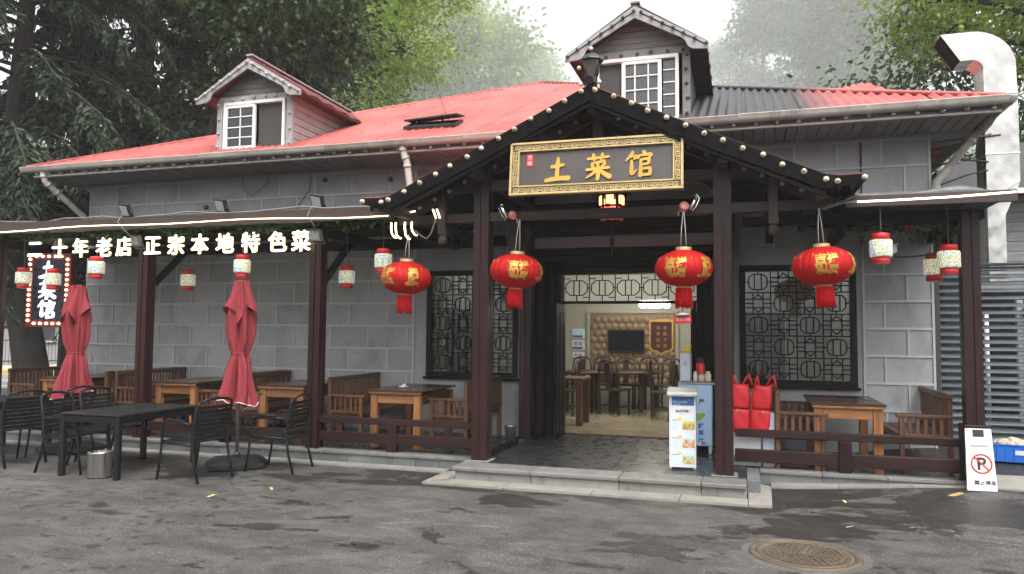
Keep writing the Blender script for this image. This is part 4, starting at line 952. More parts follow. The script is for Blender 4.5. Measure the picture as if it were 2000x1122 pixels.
# LED strips
def ledstrip(label, pts, r, m=LEDM, seg=.66):
    t = thing('led_strip', label, 'light strip', pts[0], 0, 'lit LED rope lights on the roof edges'); o = Vector(pts[0])
    acc = MB()
    for i in range(len(pts) - 1):
        p, q = Vector(pts[i]) - o, Vector(pts[i + 1]) - o; L = (q - p).length; n = max(1, round(L / seg))
        for k in range(n):
            a, b = p + (q - p) * (k / n), p + (q - p) * ((k + 1) / n); MB().tube([a, b - (b - a).normalized() * .006], r, 6).build('led_segment', m, t)
    return t
lp_ = [(-10.9 + .36 * i, 8.147, 3.052 - .013 * math.sin(i * .8) - .010 * math.sin(i * .37 + 1)) for i in range(20)]
ledstrip('warm lit LED rope along the brown fascia of the left pergola', lp_, .0065, seg=.36)
ledstrip('paler lit LED rope along the brown fascia of the right canopy', [(1.12, 8.268, 3.0), (1.5, 8.268, 3.002), (2.0, 8.268, 3.012), (2.53, 8.268, 3.036)], .009, MATS.get('led_pale') or flat('led_pale', (.9, .85, .8), .5, emit=(1., .86, .72), es=2.2), .3)
lc = thing('led_coil', 'glowing loops of LED rope hung on the beam above the first red lantern', 'light strip', (-3.9, 8.22, 2.93))
for i, (dx, hh) in enumerate(((-.16, .17), (-.10, .18), (.02, .19), (.11, .15))):
    MB().tube([(dx, 0, .03), (dx + .005, -.015, -.04), (dx + .02, -.02, -hh + .06), (dx + .05, -.01, -hh + .02), (dx + .075, .0, -hh + .015)], .011, 6).build('loop', LEDM, lc)
    MB().tube([(dx - .02, 0, .15), (dx + .045, -.005, .158)], .009, 6).build('loop', LEDM, lc)
for dx in (.38, .43): MB().tube([(dx, .0, .17), (dx + .03, -.02, .12), (dx + .05, -.02, .06)], .011, 6).build('loop', LEDM, lc)
MB().tube([(.16, -.01, -.08), (.25, -.01, -.15), (.31, -.01, -.18), (.36, 0, -.12), (.42, 0, .05)], .009, 6).build('tail', WIREG, lc)
tag(MB().tube([(.80, 8.24, 2.93), (.9, 8.24, 2.965), (1.0, 8.25, 2.99), (1.12, 8.262, 3.0)], .011, 6).build('rope_tail', WIREG), 'pale rope light tail joining the porch beam to the right canopy', 'cable')
tag(MB().tube([(.78, 8.24, 2.93), (.86, 8.2, 2.97), (1.0, 8.22, 3.01), (1.1, 8.2, 3.05), (1.25, 8.25, 3.06)], .006, 5).build('cable', WIREG), 'thin grey cable looping up to the right tarpaulin', 'cable')

# lit letter sign
LS = thing('letter_sign', 'lit white Chinese letters hanging under the left pergola beam', 'illuminated sign', (-7.7, 8.40, 2.8))
lx = [(71, '二'), (117, '十'), (158, '年'), (204, '老'), (243, '店'), (299, '正'), (345, '宗'), (391, '本'), (440, '地'), (490, '特'), (541, '色'), (586, '菜')]
lw = [-9.86, -9.40, -9.02, -8.60, -8.25, -7.76, -7.37, -6.98, -6.58, -6.18, -5.77, -5.42]
for (px, ch), X in zip(lx, lw):
    me = boldmesh(ch, .285, .012, .0055); le = link('letter', me, LETM, LS, (X + 7.7, 0, 0), UPR); me.materials.append(LETS)
    for p in me.polygons:
        if abs(p.normal.z) < .5: p.material_index = 1
    MB().tube([(0, .12, -.0), (0, .155, -.0)], .004, 4).build('hanger', WIRE, le)
# vertical marquee sign behind
VS = thing('marquee_sign', 'vertical dark lightbox with white brush characters edged by glowing bulbs', 'illuminated sign', (-10.3, 9.05, 2.245), R(14))
bx('box', SIGNR, VS, (0, .03, 0), (.70, .12, 1.14)); bx('face', SIGNK, VS, (0, -.036, 0), (.50, .012, .95), b=.002)
for k, z in (('t', .31), ('c', .0), ('g', -.31)): glyph(k, .28, .008).build('white_character', NEONW, VS, (-.01, -.043, z))
for i in range(13):
    for s in (-1, 1): link('bulb', bulbmesh(NEONB, .023), None, VS, (s * .30, -.045, -.475 + i * .95 / 12), (-math.pi / 2, 0, 0))
for i in range(1, 6):
    for z in (-.52, .52): link('bulb', bulbmesh(NEONB, .023), None, VS, (-.30 + .60 * i / 6, -.045, z), (-math.pi / 2, 0, 0))

# ------------------------------------------------------------------ lanterns
def ellip(u, v, rx=.305, rz=.2, e=.002):
    return Vector(((rx + e) * math.cos(v) * math.sin(u), -(rx + e) * math.cos(v) * math.cos(u), (rz + e) * math.sin(v)))
def wraptext(body, size, u0, v0, off=.004):
    me = fontmesh(body, size, 0, off); bm = bmesh.new(); bm.from_mesh(me)
    for _ in range(3):
        le = [e for e in bm.edges if e.calc_length() > .03]
        if not le: break
        bmesh.ops.subdivide_edges(bm, edges=le, cuts=1); bmesh.ops.triangulate(bm, faces=bm.faces[:])
    for v in bm.verts: v.co = ellip(u0 + v.co.x / .29, v0 + v.co.y / .2)
    bm.to_mesh(me); bm.free(); return me
def red_lantern(label, loc, rz, hang):
    t = thing('red_lantern', label, 'lantern', loc, 0, 'big red lanterns hung across the porch front', rot=(R(2.2 * math.sin(rz * 9)), R(2.5 * math.cos(rz * 7)), rz))
    ns = 24; prof = [(.075, .193)] + [(.305 * math.cos(a), .2 * math.sin(a)) for a in [R(72 - 144 * i / 18) for i in range(19)]] + [(.075, -.193)]
    MB().lathe(prof, 168, fn=lambda r, z, th: r * (1 - .034 * (1 - abs(math.sin(th * ns / 2))) ** 2 + .006 * math.sin(3 * th + rz * 5) + .004 * math.sin(7 * th + z * 9)), cap=False).build('shade', LREDM, t)
    MB().lathe([(.082, .19), (.082, .225), (.07, .228), (.07, .19)], 24, cap=False).build('top_ring', GOLDF, t); MB().lathe([(.075, -.215), (.075, -.19)], 24).build('bottom_ring', GOLDF, t)
    ts = MB()
    for i in range(40):
        a = 2 * math.pi * i / 40; r = .07 + .008 * (i % 2); ln = .21 + rnd.uniform(-.02, .015)
        ts.tube([(r * math.cos(a), r * math.sin(a), -.21), (r * 1.08 * math.cos(a + .03), r * 1.08 * math.sin(a + .03), -.21 - ln / 2), (r * 1.16 * math.cos(a) + .006, r * 1.16 * math.sin(a), -.21 - ln)], .0075, 4)
    ts.lathe([(.07, -.2), (.076, -.38)], 20, cap=False); ts.build('tassel', TASS, t)
    MB().tube([(-.03, 0, .22), (-.022, 0, .22 + hang / 2), (.0, 0, .22 + hang)], .0045, 5).tube([(.03, 0, .22), (.02, 0, .22 + hang / 2), (.006, 0, .22 + hang)], .0045, 5).build('hanging_cord', PIPE, t)
    orn = MB()
    for u0, pair in ((-.45, ('吉祥', '如意')), (.72, ('福', '財'))):
        for r_, s in enumerate(pair): link('gold_print', wraptext(s, .115 if len(s) == 2 else .13, u0, .2 - r_ * .36 + (.08 if r_ == 0 else 0)), GOLD, t)
        for k in range(26):
            uu = u0 + rnd.uniform(-.34, .34); vv = -.42 + rnd.uniform(-.10, .08); pts = []
            for j in range(7):
                a = j * 1.0; rr = .055 - .006 * j; pts.append(ellip(uu + rr * math.cos(a) * .9, vv + rr * math.sin(a), e=.003))
            orn.tube(pts, .0035, 4, cap=False)
    for k in range(12):
        u = 2 * math.pi * k / 12 + .13; orn.tube([ellip(u, .62, e=.003), ellip(u, .5, e=.003), ellip(u, .38, e=.003)], .004, 4)
    orn.build('gold_cloud_print', GOLD, t)
    return t
red_lantern('leftmost big red lantern, hung below the glowing LED loops', (-3.87, 8.25, 2.29), R(0), .30)
red_lantern('big red lantern just right of the left entrance pillar', (-2.475, 8.22, 2.345), R(48), .38)
red_lantern('big red lantern left of the right entrance pillar, above the small red tag', (-.60, 8.2, 2.345), R(14), .40)
red_lantern('rightmost big red lantern, hung before the right lattice window', (.785, 8.22, 2.345), R(28), .38)
tg = tag(bx('hanging_tag', LRED2, None, (-.612, 8.22, 1.80), (.175, .012, .085), (0, R(-3), R(4))), 'small red hanging tag with white letters under a lantern tassel', 'sign')
link('tag_print', fontmesh('欢迎光临', .036, .001), PAPER, tg, (0, -.0075, 0), UPR); MB().lathe([(.07, 0), (.05, .022), (.0001, .03)], 10).build('tag_top', PAPER, tg, (0, 0, .045)); MB().tube([(0, 0, .06), (0, 0, .14)], .003, 4).build('string', WIRE, tg)
def small_lantern(label, loc, hang):
    t = thing('paper_lantern', label, 'lantern', loc, rnd.uniform(0, 6), 'small floral drum lanterns under the eaves')
    MB().lathe([(.102, -.085), (.108, -.07), (.108, .07), (.102, .085)], 20).build('paper_drum', FLORAL, t)
    MB().lathe([(.083, .086), (.083, .15), (.07, .155)], 20).build('top_cap', LRED2, t); MB().lathe([(.074, -.155), (.083, -.15), (.083, -.086)], 20).build('bottom_cap', LRED2, t)
    MB().lathe([(.066, -.157), (.083, -.152)], 20).build('trim', PIPE, t); MB().tube([(0, 0, .15), (0, 0, .15 + hang)], .004, 5).build('cord', WIREG, t)
for lab, loc, hg in (('small floral lantern at the far left end of the pergola', (-10.3, 8.6, 2.40), .42), ('small floral lantern in front of the bulb-edged vertical sign', (-9.62, 8.5, 2.365), .46), ('small floral lantern under the third and fourth lit letters', (-8.62, 8.3, 2.50), .42), ('small floral lantern deep under the pergola, right of the second pillar', (-8.05, 9.45, 2.395), .5), ('small floral lantern right above the right crimson umbrella', (-6.34, 8.45, 2.49), .42), ('small floral lantern right of the third pergola pillar', (-5.12, 9.05, 2.375), .5), ('small floral lantern half behind the leftmost red lantern', (-4.25, 8.4, 2.515), .40), ('small floral lantern beside the white security camera', (1.345, 8.35, 2.525), .30), ('lower small floral lantern against the louvre screen', (2.02, 9.25, 2.40), .42), ('small floral lantern touching the right end pillar', (2.03, 8.68, 2.43), .40)): small_lantern(lab, loc, hg)
pl_ = thing('palace_lantern', 'lit red hexagonal palace lantern hanging inside the porch under the plaque', 'lantern', (-1.573, 9.4, 3.25)); pl_.scale = (1.25, 1.25, 1.25)
MB().lathe([(.13, .09), (.16, .11), (.18, .20), (.06, .22)], 6, smooth=False).build('crown', BLACKW, pl_)
for k in range(6):
    a = R(60 * k); a2 = R(60 * (k + 1)); p = Vector((.14 * math.cos(a), .14 * math.sin(a), 0)); q = Vector((.14 * math.cos(a2), .14 * math.sin(a2), 0))
    MB().tube([p + Vector((0, 0, .11)), p * .98, p * .86 + Vector((0, 0, -.14))], .011, 5).build('post', BLACKW, pl_)
    mid = (p + q) / 2; z = math.atan2(mid.y, mid.x) + math.pi / 2
    pa = bx('panel', MATS.get('lit_lantern_panel') or flat('lit_lantern_panel', (.8, .3, .15), .5, emit=(1., .42, .20), es=1.0), pl_, mid + Vector((0, 0, .055)), (.075, .006, .09), (0, 0, z), 0)
    bx('panel', MATS.get('lit_red_panel') or flat('lit_red_panel', (.7, .03, .03), .5, emit=(1., .05, .04), es=1.6), pl_, mid * 1.0 + Vector((0, 0, -.055)), (.095, .006, .06), (0, 0, z), 0)
    bx('rail', BLACKW, pl_, mid * .99 + Vector((0, 0, -.009)), (.13, .012, .02), (0, 0, z))
    bx('rail', GOLDF, pl_, mid * .86 + Vector((0, 0, -.13)), (.09, .012, .03), (0, 0, z))
    MB().tube([p * 1.0 + Vector((0, 0, .12)), p * 1.35 + Vector((0, 0, .13)), p * 1.42 + Vector((0, 0, .08))], .007, 5).build('hook', BLACKW, pl_)
MB().lathe([(.10, -.15), (.05, -.19), (.03, -.21)], 6, smooth=False).build('base', BLACKW, pl_); MB().tube([(0, 0, -.2), (0, 0, -.32)], .004, 4).tube([(0, 0, -.32), (0, 0, -.53)], [.018, .012], 8).build('tassel', MAROON, pl_)
MB().tube([(0, 0, .21), (0, 0, .62)], .006, 5).build('chain', WIRE, pl_)

# flood lamps
def flood(label, loc, rot, m=LAMPB, s=1.):
    t = thing('flood_lamp', label, 'flood lamp', loc, 0, 'black flood lamps on the pergola', rot=rot)
    bx('housing', m, t, (0, .02, 0), (.24 * s, .05, .19 * s)); bx('lens', LAMPG, t, (0, -.008, 0), (.185 * s, .006, .135 * s), b=.002)
    mb = MB(); mb.tube([(-.125 * s, .02, 0), (-.135 * s, .03, -.06), (-.13 * s, .06, -.12), (.13 * s, .06, -.12), (.135 * s, .03, -.06), (.125 * s, .02, 0)], .009, 5); mb.build('bracket', m, t)
    for i in range(5): bx('fin', m, t, (-.08 * s + .04 * s * i, .055, 0), (.008, .025, .13 * s), b=.001)
flood('left black flood lamp on the pergola roof edge, above the lit letters', (-8.17, 8.3, 3.28), (R(24), R(8), R(-20)))
flood('middle black flood lamp on the pergola roof edge', (-6.6, 8.3, 3.28), (R(24), R(10), R(-20)))
flood('right black flood lamp on the pergola roof edge, nearest the porch gable', (-5.15, 8.3, 3.275), (R(24), R(12), R(-22)))
flood('small flood lamp covering part of the fifth lit letter', (-8.03, 8.36, 2.87), (R(18), R(6), R(-12)), WIREG, .8)
flood('small flood lamp at the right end of the lit letters', (-5.2, 8.36, 2.86), (R(18), R(6), R(-12)), WIREG, .8)
def clamp_lamp(label, loc, rz):
    t = thing('clamp_lamp', label, 'lamp', loc, rz, 'chrome clamp lamps with pink lenses on the porch beam')
    MB().lathe([(.03, -.05), (.048, -.02), (.052, .045), (.046, .05), (.0001, .05)], 14).build('lamp_head', PINKP, t, rot=(R(70), 0, R(20)))
    MB().tube([(.07, 0, -.03), (.10, 0, .04), (.14, .02, .12)], .024, 6).build('clip', CHROME, t); MB().tube([(.09, -.02, -.05), (.13, -.02, .0), (.17, 0, .09), (.14, 0, .14), (.11, 0, .12)], .008, 5).build('spring', CHROME, t)
    MB().tube([(-.03, 0, -.02), (-.055, 0, -.05), (-.05, 0, -.09)], .006, 5).build('hook', PIPE, t)
clamp_lamp('chrome clamp lamp with pink lens above the lantern by the right pillar', (-.60, 8.21, 3.0), 0)
clamp_lamp('chrome clamp lamp with pink lens above the lantern by the left pillar', (-2.52, 8.21, 2.985), math.pi)
cc = thing('security_camera', 'white bullet security camera under the right canopy', 'camera', (1.52, 8.9, 2.56), R(-30))
bx('body', WHITE, cc, (0, 0, 0), (.085, .2, .075), (R(12), 0, 0), .012); bx('hood', WHITE, cc, (0, -.01, .05), (.10, .24, .012), (R(12), 0, 0)); MB().lathe([(.03, 0), (.03, .02)], 12).build('lens', TVM, cc, (0, -.1, -.022), (math.pi / 2 + .2, 0, 0))
MB().tube([(0, .06, -.04), (.02, .1, -.07), (.3, .2, -.06), (.75, .3, -.07)], .01, 6).build('arm', WIRE, cc)

# ------------------------------------------------------------------ timber benches and tables
def make_bench(label, cat='bench'):
    t = thing('timber_bench', label, cat, (0, 0, 0), 0, 'timber benches on the veranda'); L = 1.40
    for y in (0, L): bx('back_post', BENCHZ, t, (.03, y, .42), (.05, .05, .84), b=.006); bx('front_leg', BENCHZ, t, (.50, y, .30), (.05, .05, .60), b=.006)
    bx('top_rail', BENCHW, t, (.03, L / 2, .83), (.055, L + .07, .06), b=.008); bx('mid_rail', BENCHW, t, (.03, L / 2, .43), (.045, L - .06, .05), b=.006)
    n = 20
    for i in range(n): bx('back_slat', BENCHZ, t, (.03, .06 + (L - .12) * i / (n - 1), .628), (.018, .038, .345), b=.004)
    for y in (0, L):
        bx('arm_rest', BENCHZ, t, (.28, y, .615), (.55, .065, .035), b=.006); bx('arm_rail', BENCHZ, t, (.265, y, .40), (.42, .04, .04), b=.005)
        for i in range(5): bx('arm_slat', BENCHZ, t, (.11 + i * .078, y, .508), (.038, .018, .176), b=.004)
    for i in range(5): bx('seat_slat', BENCHW, t, (.085 + i * .098, L / 2, .39), (.09, L - .055, .022), b=.005)
    for y in (.03, L - .03): bx('seat_rail', BENCHZ, t, (.265, y, .35), (.42, .03, .055), b=.004)
    bx('seat_rail', BENCHW, t, (.50, L / 2, .35), (.03, L - .055, .055), b=.004)
    return t
bench_spots = [('slatted timber bench at the far left end, street light showing between its slats', -10.98, 9.0, 0), ('slatted timber bench with its back to the left pillar, facing the street', -9.03, 9.0, 1), ('slatted timber bench back to back behind the left pillar, facing right', -8.95, 9.05, 0),
    ('slatted timber bench behind the right crimson umbrella, facing left', -6.98, 9.05, 1), ('slatted timber bench back to back with the one behind the right umbrella', -6.90, 9.0, 0), ('slatted timber bench facing the square table before the left lattice window, on its left', -5.38, 9.08, 0),
    ('slatted timber bench against the left entrance pillar, facing the ashtray table', -3.36, 9.08, 1), ('slatted timber bench beside the red bags, seen edge-on', .33, 8.98, 0), ('slatted timber bench next to the right end pillar', 2.14, 9.15, 1)]
b0 = None
for lab, x, y, f in bench_spots:
    o = make_bench(lab) if b0 is None else copytree(b0, None, lab)
    if b0 is None: b0 = o
    o.location = (x, y + (1.40 if f else 0), .16); o.rotation_euler = (0, 0, math.pi if f else 0)
def make_table(label):
    t = thing('timber_table', label, 'table', (0, 0, 0), 0, 'square timber tables on the veranda'); w_, d = .70, 1.12
    bx('table_top', TABTOP, t, (0, d / 2, .728), (w_ + .06, d + .06, .028), b=.005); bx('top_edge', TABLEW, t, (0, -.012, .70), (w_ + .03, .03, .028), b=.004)
    for x in (-1, 1):
        for y in (.035, d - .035): bx('leg', TABLEW, t, (x * (w_ / 2 - .05), y, .343), (.095, .075, .686), b=.006)
        bx('apron', BENCHW, t, (x * (w_ / 2 - .03), d / 2, .62), (.025, d - .15, .13), b=.004)
    for y in (.02, d - .02): bx('apron', woodmat('table_apron', (.34, .15, .05), (.17, .066, .021), .4, 'x', .5, .2) if 'table_apron' not in MATS else MATS['table_apron'], t, (0, y, .63), (w_ - .20, .025, .12), b=.004)
    return t
t0 = None
for lab, x, y in (('square timber table with a small white ashtray on it', -4.24, 8.78), ('square timber table behind the black table, beside the second pillar', -7.78, 8.95), ('square timber table at the far left, behind the left umbrella', -9.95, 9.0), ('square timber table behind the chair at the third pillar', -6.05, 8.98), ('square timber table between the two right-hand benches', 1.085, 8.98)):
    o = make_table(lab) if t0 is None else copytree(t0, None, lab); t0 = t0 or o; o.location = (x, y, .16)
tag(MB().lathe([(.03, 0), (.055, .004), (.07, .02), (.068, .026), (.045, .012), (.0001, .010)], 20).lathe([(.02, .02), (.03, .034), (.012, .05), (.0001, .052)], 12, c=(.01, 0, 0)).build('ashtray', PAPER, None, (-4.30, 9.15, .903)), 'white ashtray on the timber table by the left window', 'ashtray')
gb = thing('bucket', 'small galvanised bucket on the floor beside the entrance bench', 'bucket', (-3.06, 9.95, .16)); MB().lathe([(.058, 0), (.085, .2), (.09, .205), (.088, .21), (.08, .2), (.05, .01), (.0001, .01)], 20).build('pail', GALV, gb); MB().tube([(-.085, 0, .2), (-.05, .05, .17), (0, .08, .14), (.05, .05, .17), (.085, 0, .2)], .004, 5).build('handle', GALV, gb)

# ------------------------------------------------------------------ black metal tables, chairs, umbrellas, bin
def make_chair(label):
    t = thing('armchair', label, 'chair', (0, 0, 0), 0, 'black metal armchairs on the forecourt')      # faces +x
    for s in (-1, 1):
        y = s * .26
        MB().tube([(.30, y, 0), (.265, y, .2), (.24, y, .42), (.235, y, .56), (.20, y, .635), (.10, y, .655), (-.04, y, .64), (-.17, y, .625)], [.014] * 8, 8).build('front_leg', BLACKM, t)
        MB().tube([(-.30, y * .94, 0), (-.235, y * .94, .22), (-.20, y * .94, .42), (-.215, y * .94, .62), (-.26, y * .92, .82), (-.275, y * .85, .865)], .015, 8).build('rear_leg', BLACKM, t)
        MB().tube([(.24, y * .95, .41), (-.2, y * .93, .40)], .013, 6).build('seat_rail', BLACKM, t)
        bx('arm_pad', BLACKM, t, (.04, y, .662), (.26, .045, .018), (0, R(-3), 0), .006)
    for k in range(9): bx('seat_slat', BLACKM, t, (-.19 + k * .052, 0, .425 + .006 * math.cos(k * .7)), (.046, .50, .014), b=.004)
    for k in range(8):
        z = .47 + k * .047; xx_ = -.205 - max(0, z - .5) * .15; mb = MB(); pts = [(xx_ - .02 * (1 - (yy_ / .23) ** 2), yy_, z + (.0)) for yy_ in (-.235, -.12, 0, .12, .235)]
        for p, q_ in zip(pts[:-1], pts[1:]): mb.bar(p, q_, .011, .036, (-.15, 0, 1))
        mb.build('back_slat', BLACKM, t)
    MB().tube([(-.275, -.225, .86), (-.30, -.12, .89), (-.305, 0, .90), (-.30, .12, .89), (-.275, .225, .86)], .015, 8).build('top_rail', BLACKM, t)
    return t
chairs = [('black metal armchair right of the black table, nearest the camera', -5.84, 7.08, R(172)), ('black metal armchair beside the right umbrella base, before the third pillar', -5.28, 7.85, R(185)), ('black metal armchair partly hidden behind the left legs of the black table', -7.50, 7.02, R(8)),
          ('black metal armchair at the back left corner of the black table, below the left umbrella', -7.62, 7.66, R(-4)), ('black metal armchair at the left edge of the picture, its back to the black table', -8.55, 7.08, R(172)), ('black metal armchair pushed in behind the left umbrella', -8.5, 7.75, R(183))]
c0 = None
for lab, x, y, r_ in chairs:
    o = make_chair(lab) if c0 is None else copytree(c0, None, lab); c0 = c0 or o; o.location = (x, y, gh(x, y)); o.rotation_euler = (0, 0, r_)
def black_table(lab, x0, x1, y0, y1):
    t = thing('black_table', lab, 'table', ((x0 + x1) / 2, (y0 + y1) / 2, 0)); a, b = (x1 - x0), (y1 - y0)
    bx('table_top', BLACKT, t, (0, 0, .695), (a, b, .022), b=.006)
    for sx in (-1, 1):
        for sy in (-1, 1): bx('leg', BLACKM, t, (sx * (a / 2 - .035), sy * (b / 2 - .035), .3415), (.065, .065, .683), b=.01)
        bx('apron', BLACKM, t, (sx * (a / 2 - .03), 0, .645), (.03, b - .14, .075), b=.006); bx('apron', BLACKM, t, (0, sx * (b / 2 - .03), .645), (a - .14, .03, .075), b=.006)
black_table('long black metal table in front with a steel bin under it', -7.36, -6.52, 6.66, 7.93); black_table('black metal table cut off by the left edge of the picture', -10.0, -9.1, 6.9, 8.15)
bn = thing('waste_bin', 'brushed steel waste bin standing under the front edge of the black table', 'bin', (-6.86, 6.76, 0)); el = lambda r, z, th: r * (1 + .22 * abs(math.cos(th - .4)))
MB().lathe([(.098, 0), (.10, .004), (.104, .27), (.107, .275), (.107, .285), (.10, .285), (.096, .03), (.0001, .03)], 32, fn=el).build('bin_body', STEEL, bn); MB().lathe([(.1005, .0), (.1035, .002), (.1035, .014), (.1005, .016)], 32, fn=el, cap=False).build('foot_ring', LAMPB, bn)
def umbrella(label, loc, rz, seed, ztop, zb, fat):
    r = random.Random(seed); t = thing('parasol', label, 'parasol', loc, rz, 'closed crimson parasols on the forecourt')
    b = MB(); pr = []
    for x, y in ((-.31, -.22), (.31, .22)): pass
    MB().lathe([(.37, 0), (.385, .02), (.38, .065), (.30, .10), (.09, .12), (.0001, .12)], 8, fn=lambda q, z, th: q * .94 / max(abs(math.cos(th)), abs(math.sin(th))) ** .55, smooth=False).build('base', RUBBER, t, rot=(0, 0, R(12))); MB().lathe([(.04, .12), (.035, .17)], 12).build('collar', LAMPB, t)
    MB().tube([(0, 0, .1), (0, 0, ztop - .03)], .021, 12).build('pole', POLE, t)
    # gathered canopy: folded cloth, tie at 40 % height, flared ragged skirt
    ph = [r.uniform(0, 6.3) for _ in range(8)]; n = 96; H = ztop - zb; zt = zb + .40 * H
    def rad(u, th):                    # u 0 at hem, 1 at top
        if u < .40: base = .092 + .088 * fat * (1 - u / .40) ** .9
        else: q_ = (u - .40) / .60; base = .092 + .030 * fat * math.sin(min(1, q_ * 2.2) * math.pi * .5) - .13 * max(0, q_ - .62)
        a = .85 * (1 - .62 * math.exp(-((u - .40) / .05) ** 2))
        fold = .95 * (1.35 * abs(math.sin(3 * th + ph[0] + 1.3 * math.sin(2.4 * u + ph[1]))) ** .65 - .85) + .25 * math.sin(11 * th + 7 * u + ph[1]) + .32 * math.sin(5 * th + ph[2] + 3 * u) + .22 * math.sin(13 * th + ph[3] - 2.2 * u) + .25 * math.sin(3 * th + ph[4] + 2 * u)
        return max(.03, base * (1 + a * fold * (.62 if u < .4 else .66)))
    us = [i / 44 for i in range(45)]; v = []
    for u in us:
        for j in range(n):
            th = 2 * math.pi * j / n; hem = .11 * abs(math.sin(2 * th + ph[5])) - .06 + .05 * math.sin(3 * th + ph[6]); z = zb + u * H + hem * max(0, 1 - u / .22); R_ = rad(u, th); v.append((R_ * math.cos(th), R_ * math.sin(th) * .9, z))
    f = [(i * n + j, i * n + (j + 1) % n, (i + 1) * n + (j + 1) % n, (i + 1) * n + j) for i in range(44) for j in range(n)]
    MB().add(v, f, True).build('canopy', UMB, t, fix=False)
    MB().tube([v[j % n] for j in range(n + 1)], .006, 5, cap=False).build('hem_piping', PIPE, t)
    tie = [(1.03 * rad(.40, 2 * math.pi * j / 40) * math.cos(2 * math.pi * j / 40), 1.03 * .9 * rad(.40, 2 * math.pi * j / 40) * math.sin(2 * math.pi * j / 40), zt + .008 * math.sin(j * .3)) for j in range(41)]
    MB().tube(tie, .008, 6, cap=False).build('tie_strap', UMB, t)
    MB().tube([(.14, -.12, zt), (.16, -.13, zt - .06), (.15, -.12, zt - .12)], .006, 5).build('tie_end', UMB, t)
    # upper vent flap hanging over the folds, pointed hem
    v = []; k = 22; z0 = ztop - .36 - .03 * r.random(); 
    for i in range(k + 1):
        u = i / k
        for j in range(n):
            th = 2 * math.pi * j / n; pt = abs(math.sin(2 * th + ph[7])) ** 1.3; hem = -.21 * (1 - pt) + .06; z = z0 + u * (ztop - z0) + hem * (1 - u) ** 1.5
            base = .036 + .125 * (1 - u) ** .75; R_ = base * (1 + .55 * (1 - u) ** .6 * (1.3 * abs(math.sin(3 * th + ph[2])) ** .7 - .85) + .12 * (1 - u * .6) * math.sin(5 * th + ph[3] + u) + .10 * (1 - u) * math.cos(4 * th + 2 * ph[7] + math.pi)); R_ = max(R_, rad(min(1, (z - zb) / H), th) * 1.03 if u > .06 else R_)
            v.append((R_ * math.cos(th), R_ * math.sin(th) * .92, z))
    f = [(i * n + j, i * n + (j + 1) % n, (i + 1) * n + (j + 1) % n, (i + 1) * n + j) for i in range(k) for j in range(n)]
    MB().add(v, f, True).build('vent_flap', UMB, t, fix=False); MB().tube([v[j % n] for j in range(n + 1)], .004, 4, cap=False).build('flap_piping', UMB, t)
    MB().lathe([(.055, ztop - .03), (.05, ztop - .005), (.03, ztop + .012), (.0001, ztop + .015)], 14).build('top_cap', UMB, t)
umbrella('closed crimson parasol on a dark base, right of the black table', (-5.88, 7.84, 0), R(25), 11, 2.25, .76, 1.)
umbrella('closed crimson parasol standing further left, before the lit vertical sign', (-8.68, 8.08, 0), R(70), 23, 2.235, .70, .95)

# ------------------------------------------------------------------ things by the door
ms = thing('menu_stand', 'tall white menu stand with blue header and food pictures on the porch', 'menu stand', (-.65, 8.58, .16), R(4))
bx('cabinet', LAMPB, ms, (.0, .13, .42), (.30, .26, .76), b=.01); bx('front_board', PAPER, ms, (0, -.012, .42), (.29, .016, .80), (R(-2), 0, 0), .003); bx('lid', MATS.get('grubby_white_lid') or mat('grubby_white_lid', (.5, .5, .48), .4, var=.15, bmp=.1, dirt=.5, dirtcol=(.15, .14, .13)), ms, (0, .09, .835), (.34, .34, .05), (R(7), 0, 0), .015)
for x in (-.13, .13): bx('foot', PAPER, ms, (x, -.01, .025), (.03, .03, .05))
def pr(name, m, x, z, w_, h, par=ms, y=-.022): return bx(name, m, par, (x, y - (z - .42) * -.035, z), (w_, .003, h), (R(-2), 0, 0), 0)
def prt(txt, size, x, z, m=INK, par=ms, y=-.026, off=0.): return link('print', fontmesh(txt, size, .0005, off), m, par, (x, y + (z - .42) * .035, z), UPR)
pr('blue_header', BLUEP, .005, .745, .24, .10); prt('特色菜单 欢迎品尝', .022, -.04, .735, PAPER); prt('OPEN', .014, .07, .757, PAPER); prt('本地土菜', .018, -.06, .708, PAPER)
prt('PLATTER', .036, 0, .635, INK, off=.001); prt('TODAY', .012, 0, .608, GREYINK)
for k, z in enumerate((.475, .28, .10)):
    pr('food_picture', FOOD[k], .065, z, .13, .085 if k < 2 else .075); pr('cyan_band', CYANP, .06, z + .062, .125, .028); pr('yellow_spot', YELLOW, -.03, z + .075, .035, .025)
    for j in range(4): pr('text_line', GREYINK if j == 0 else CYANP, -.085, z + .06 - j * .03, .05 + .02 * ((j * 7 + k) % 3) * .5, .008)
pr('yellow_band', YELLOW, .065, .51, .13, .028, y=-.0245)
fc = thing('drinks_cabinet', 'pale blue printed cabinet standing behind the menu stand', 'cabinet', (-.585, 9.75, .16))
bx('body', LIGHTBLUE, fc, (0, .17, .47), (.41, .34, .76), b=.008); bx('top', GALV, fc, (.02, .17, .866), (.46, .36, .03), b=.006)
for x in (-.18, .18):
    for y in (.03, .31): bx('leg', PAPER, fc, (x, y, .045), (.035, .035, .09))
def fpt(txt, size, x, z, m=BLUEP, off=.002): return link('print', fontmesh(txt, size, .0005, off), m, fc, (x, -.0015, z), UPR)
fpt('土特', .05, -.12, .80, GREENP); fpt('产', .075, .08, .64, INK); 
lf = MB().prism([(-.07, .0), (-.03, .055), (.06, .06), (.075, .03), (.02, -.03), (-.07, -.04)], .002).build('leaf_print', GREENP, fc, (.05, -.003, .44))
for k, ch in enumerate('鲜果汁'): fpt(ch, .075, .07, .34 - .085 * k)
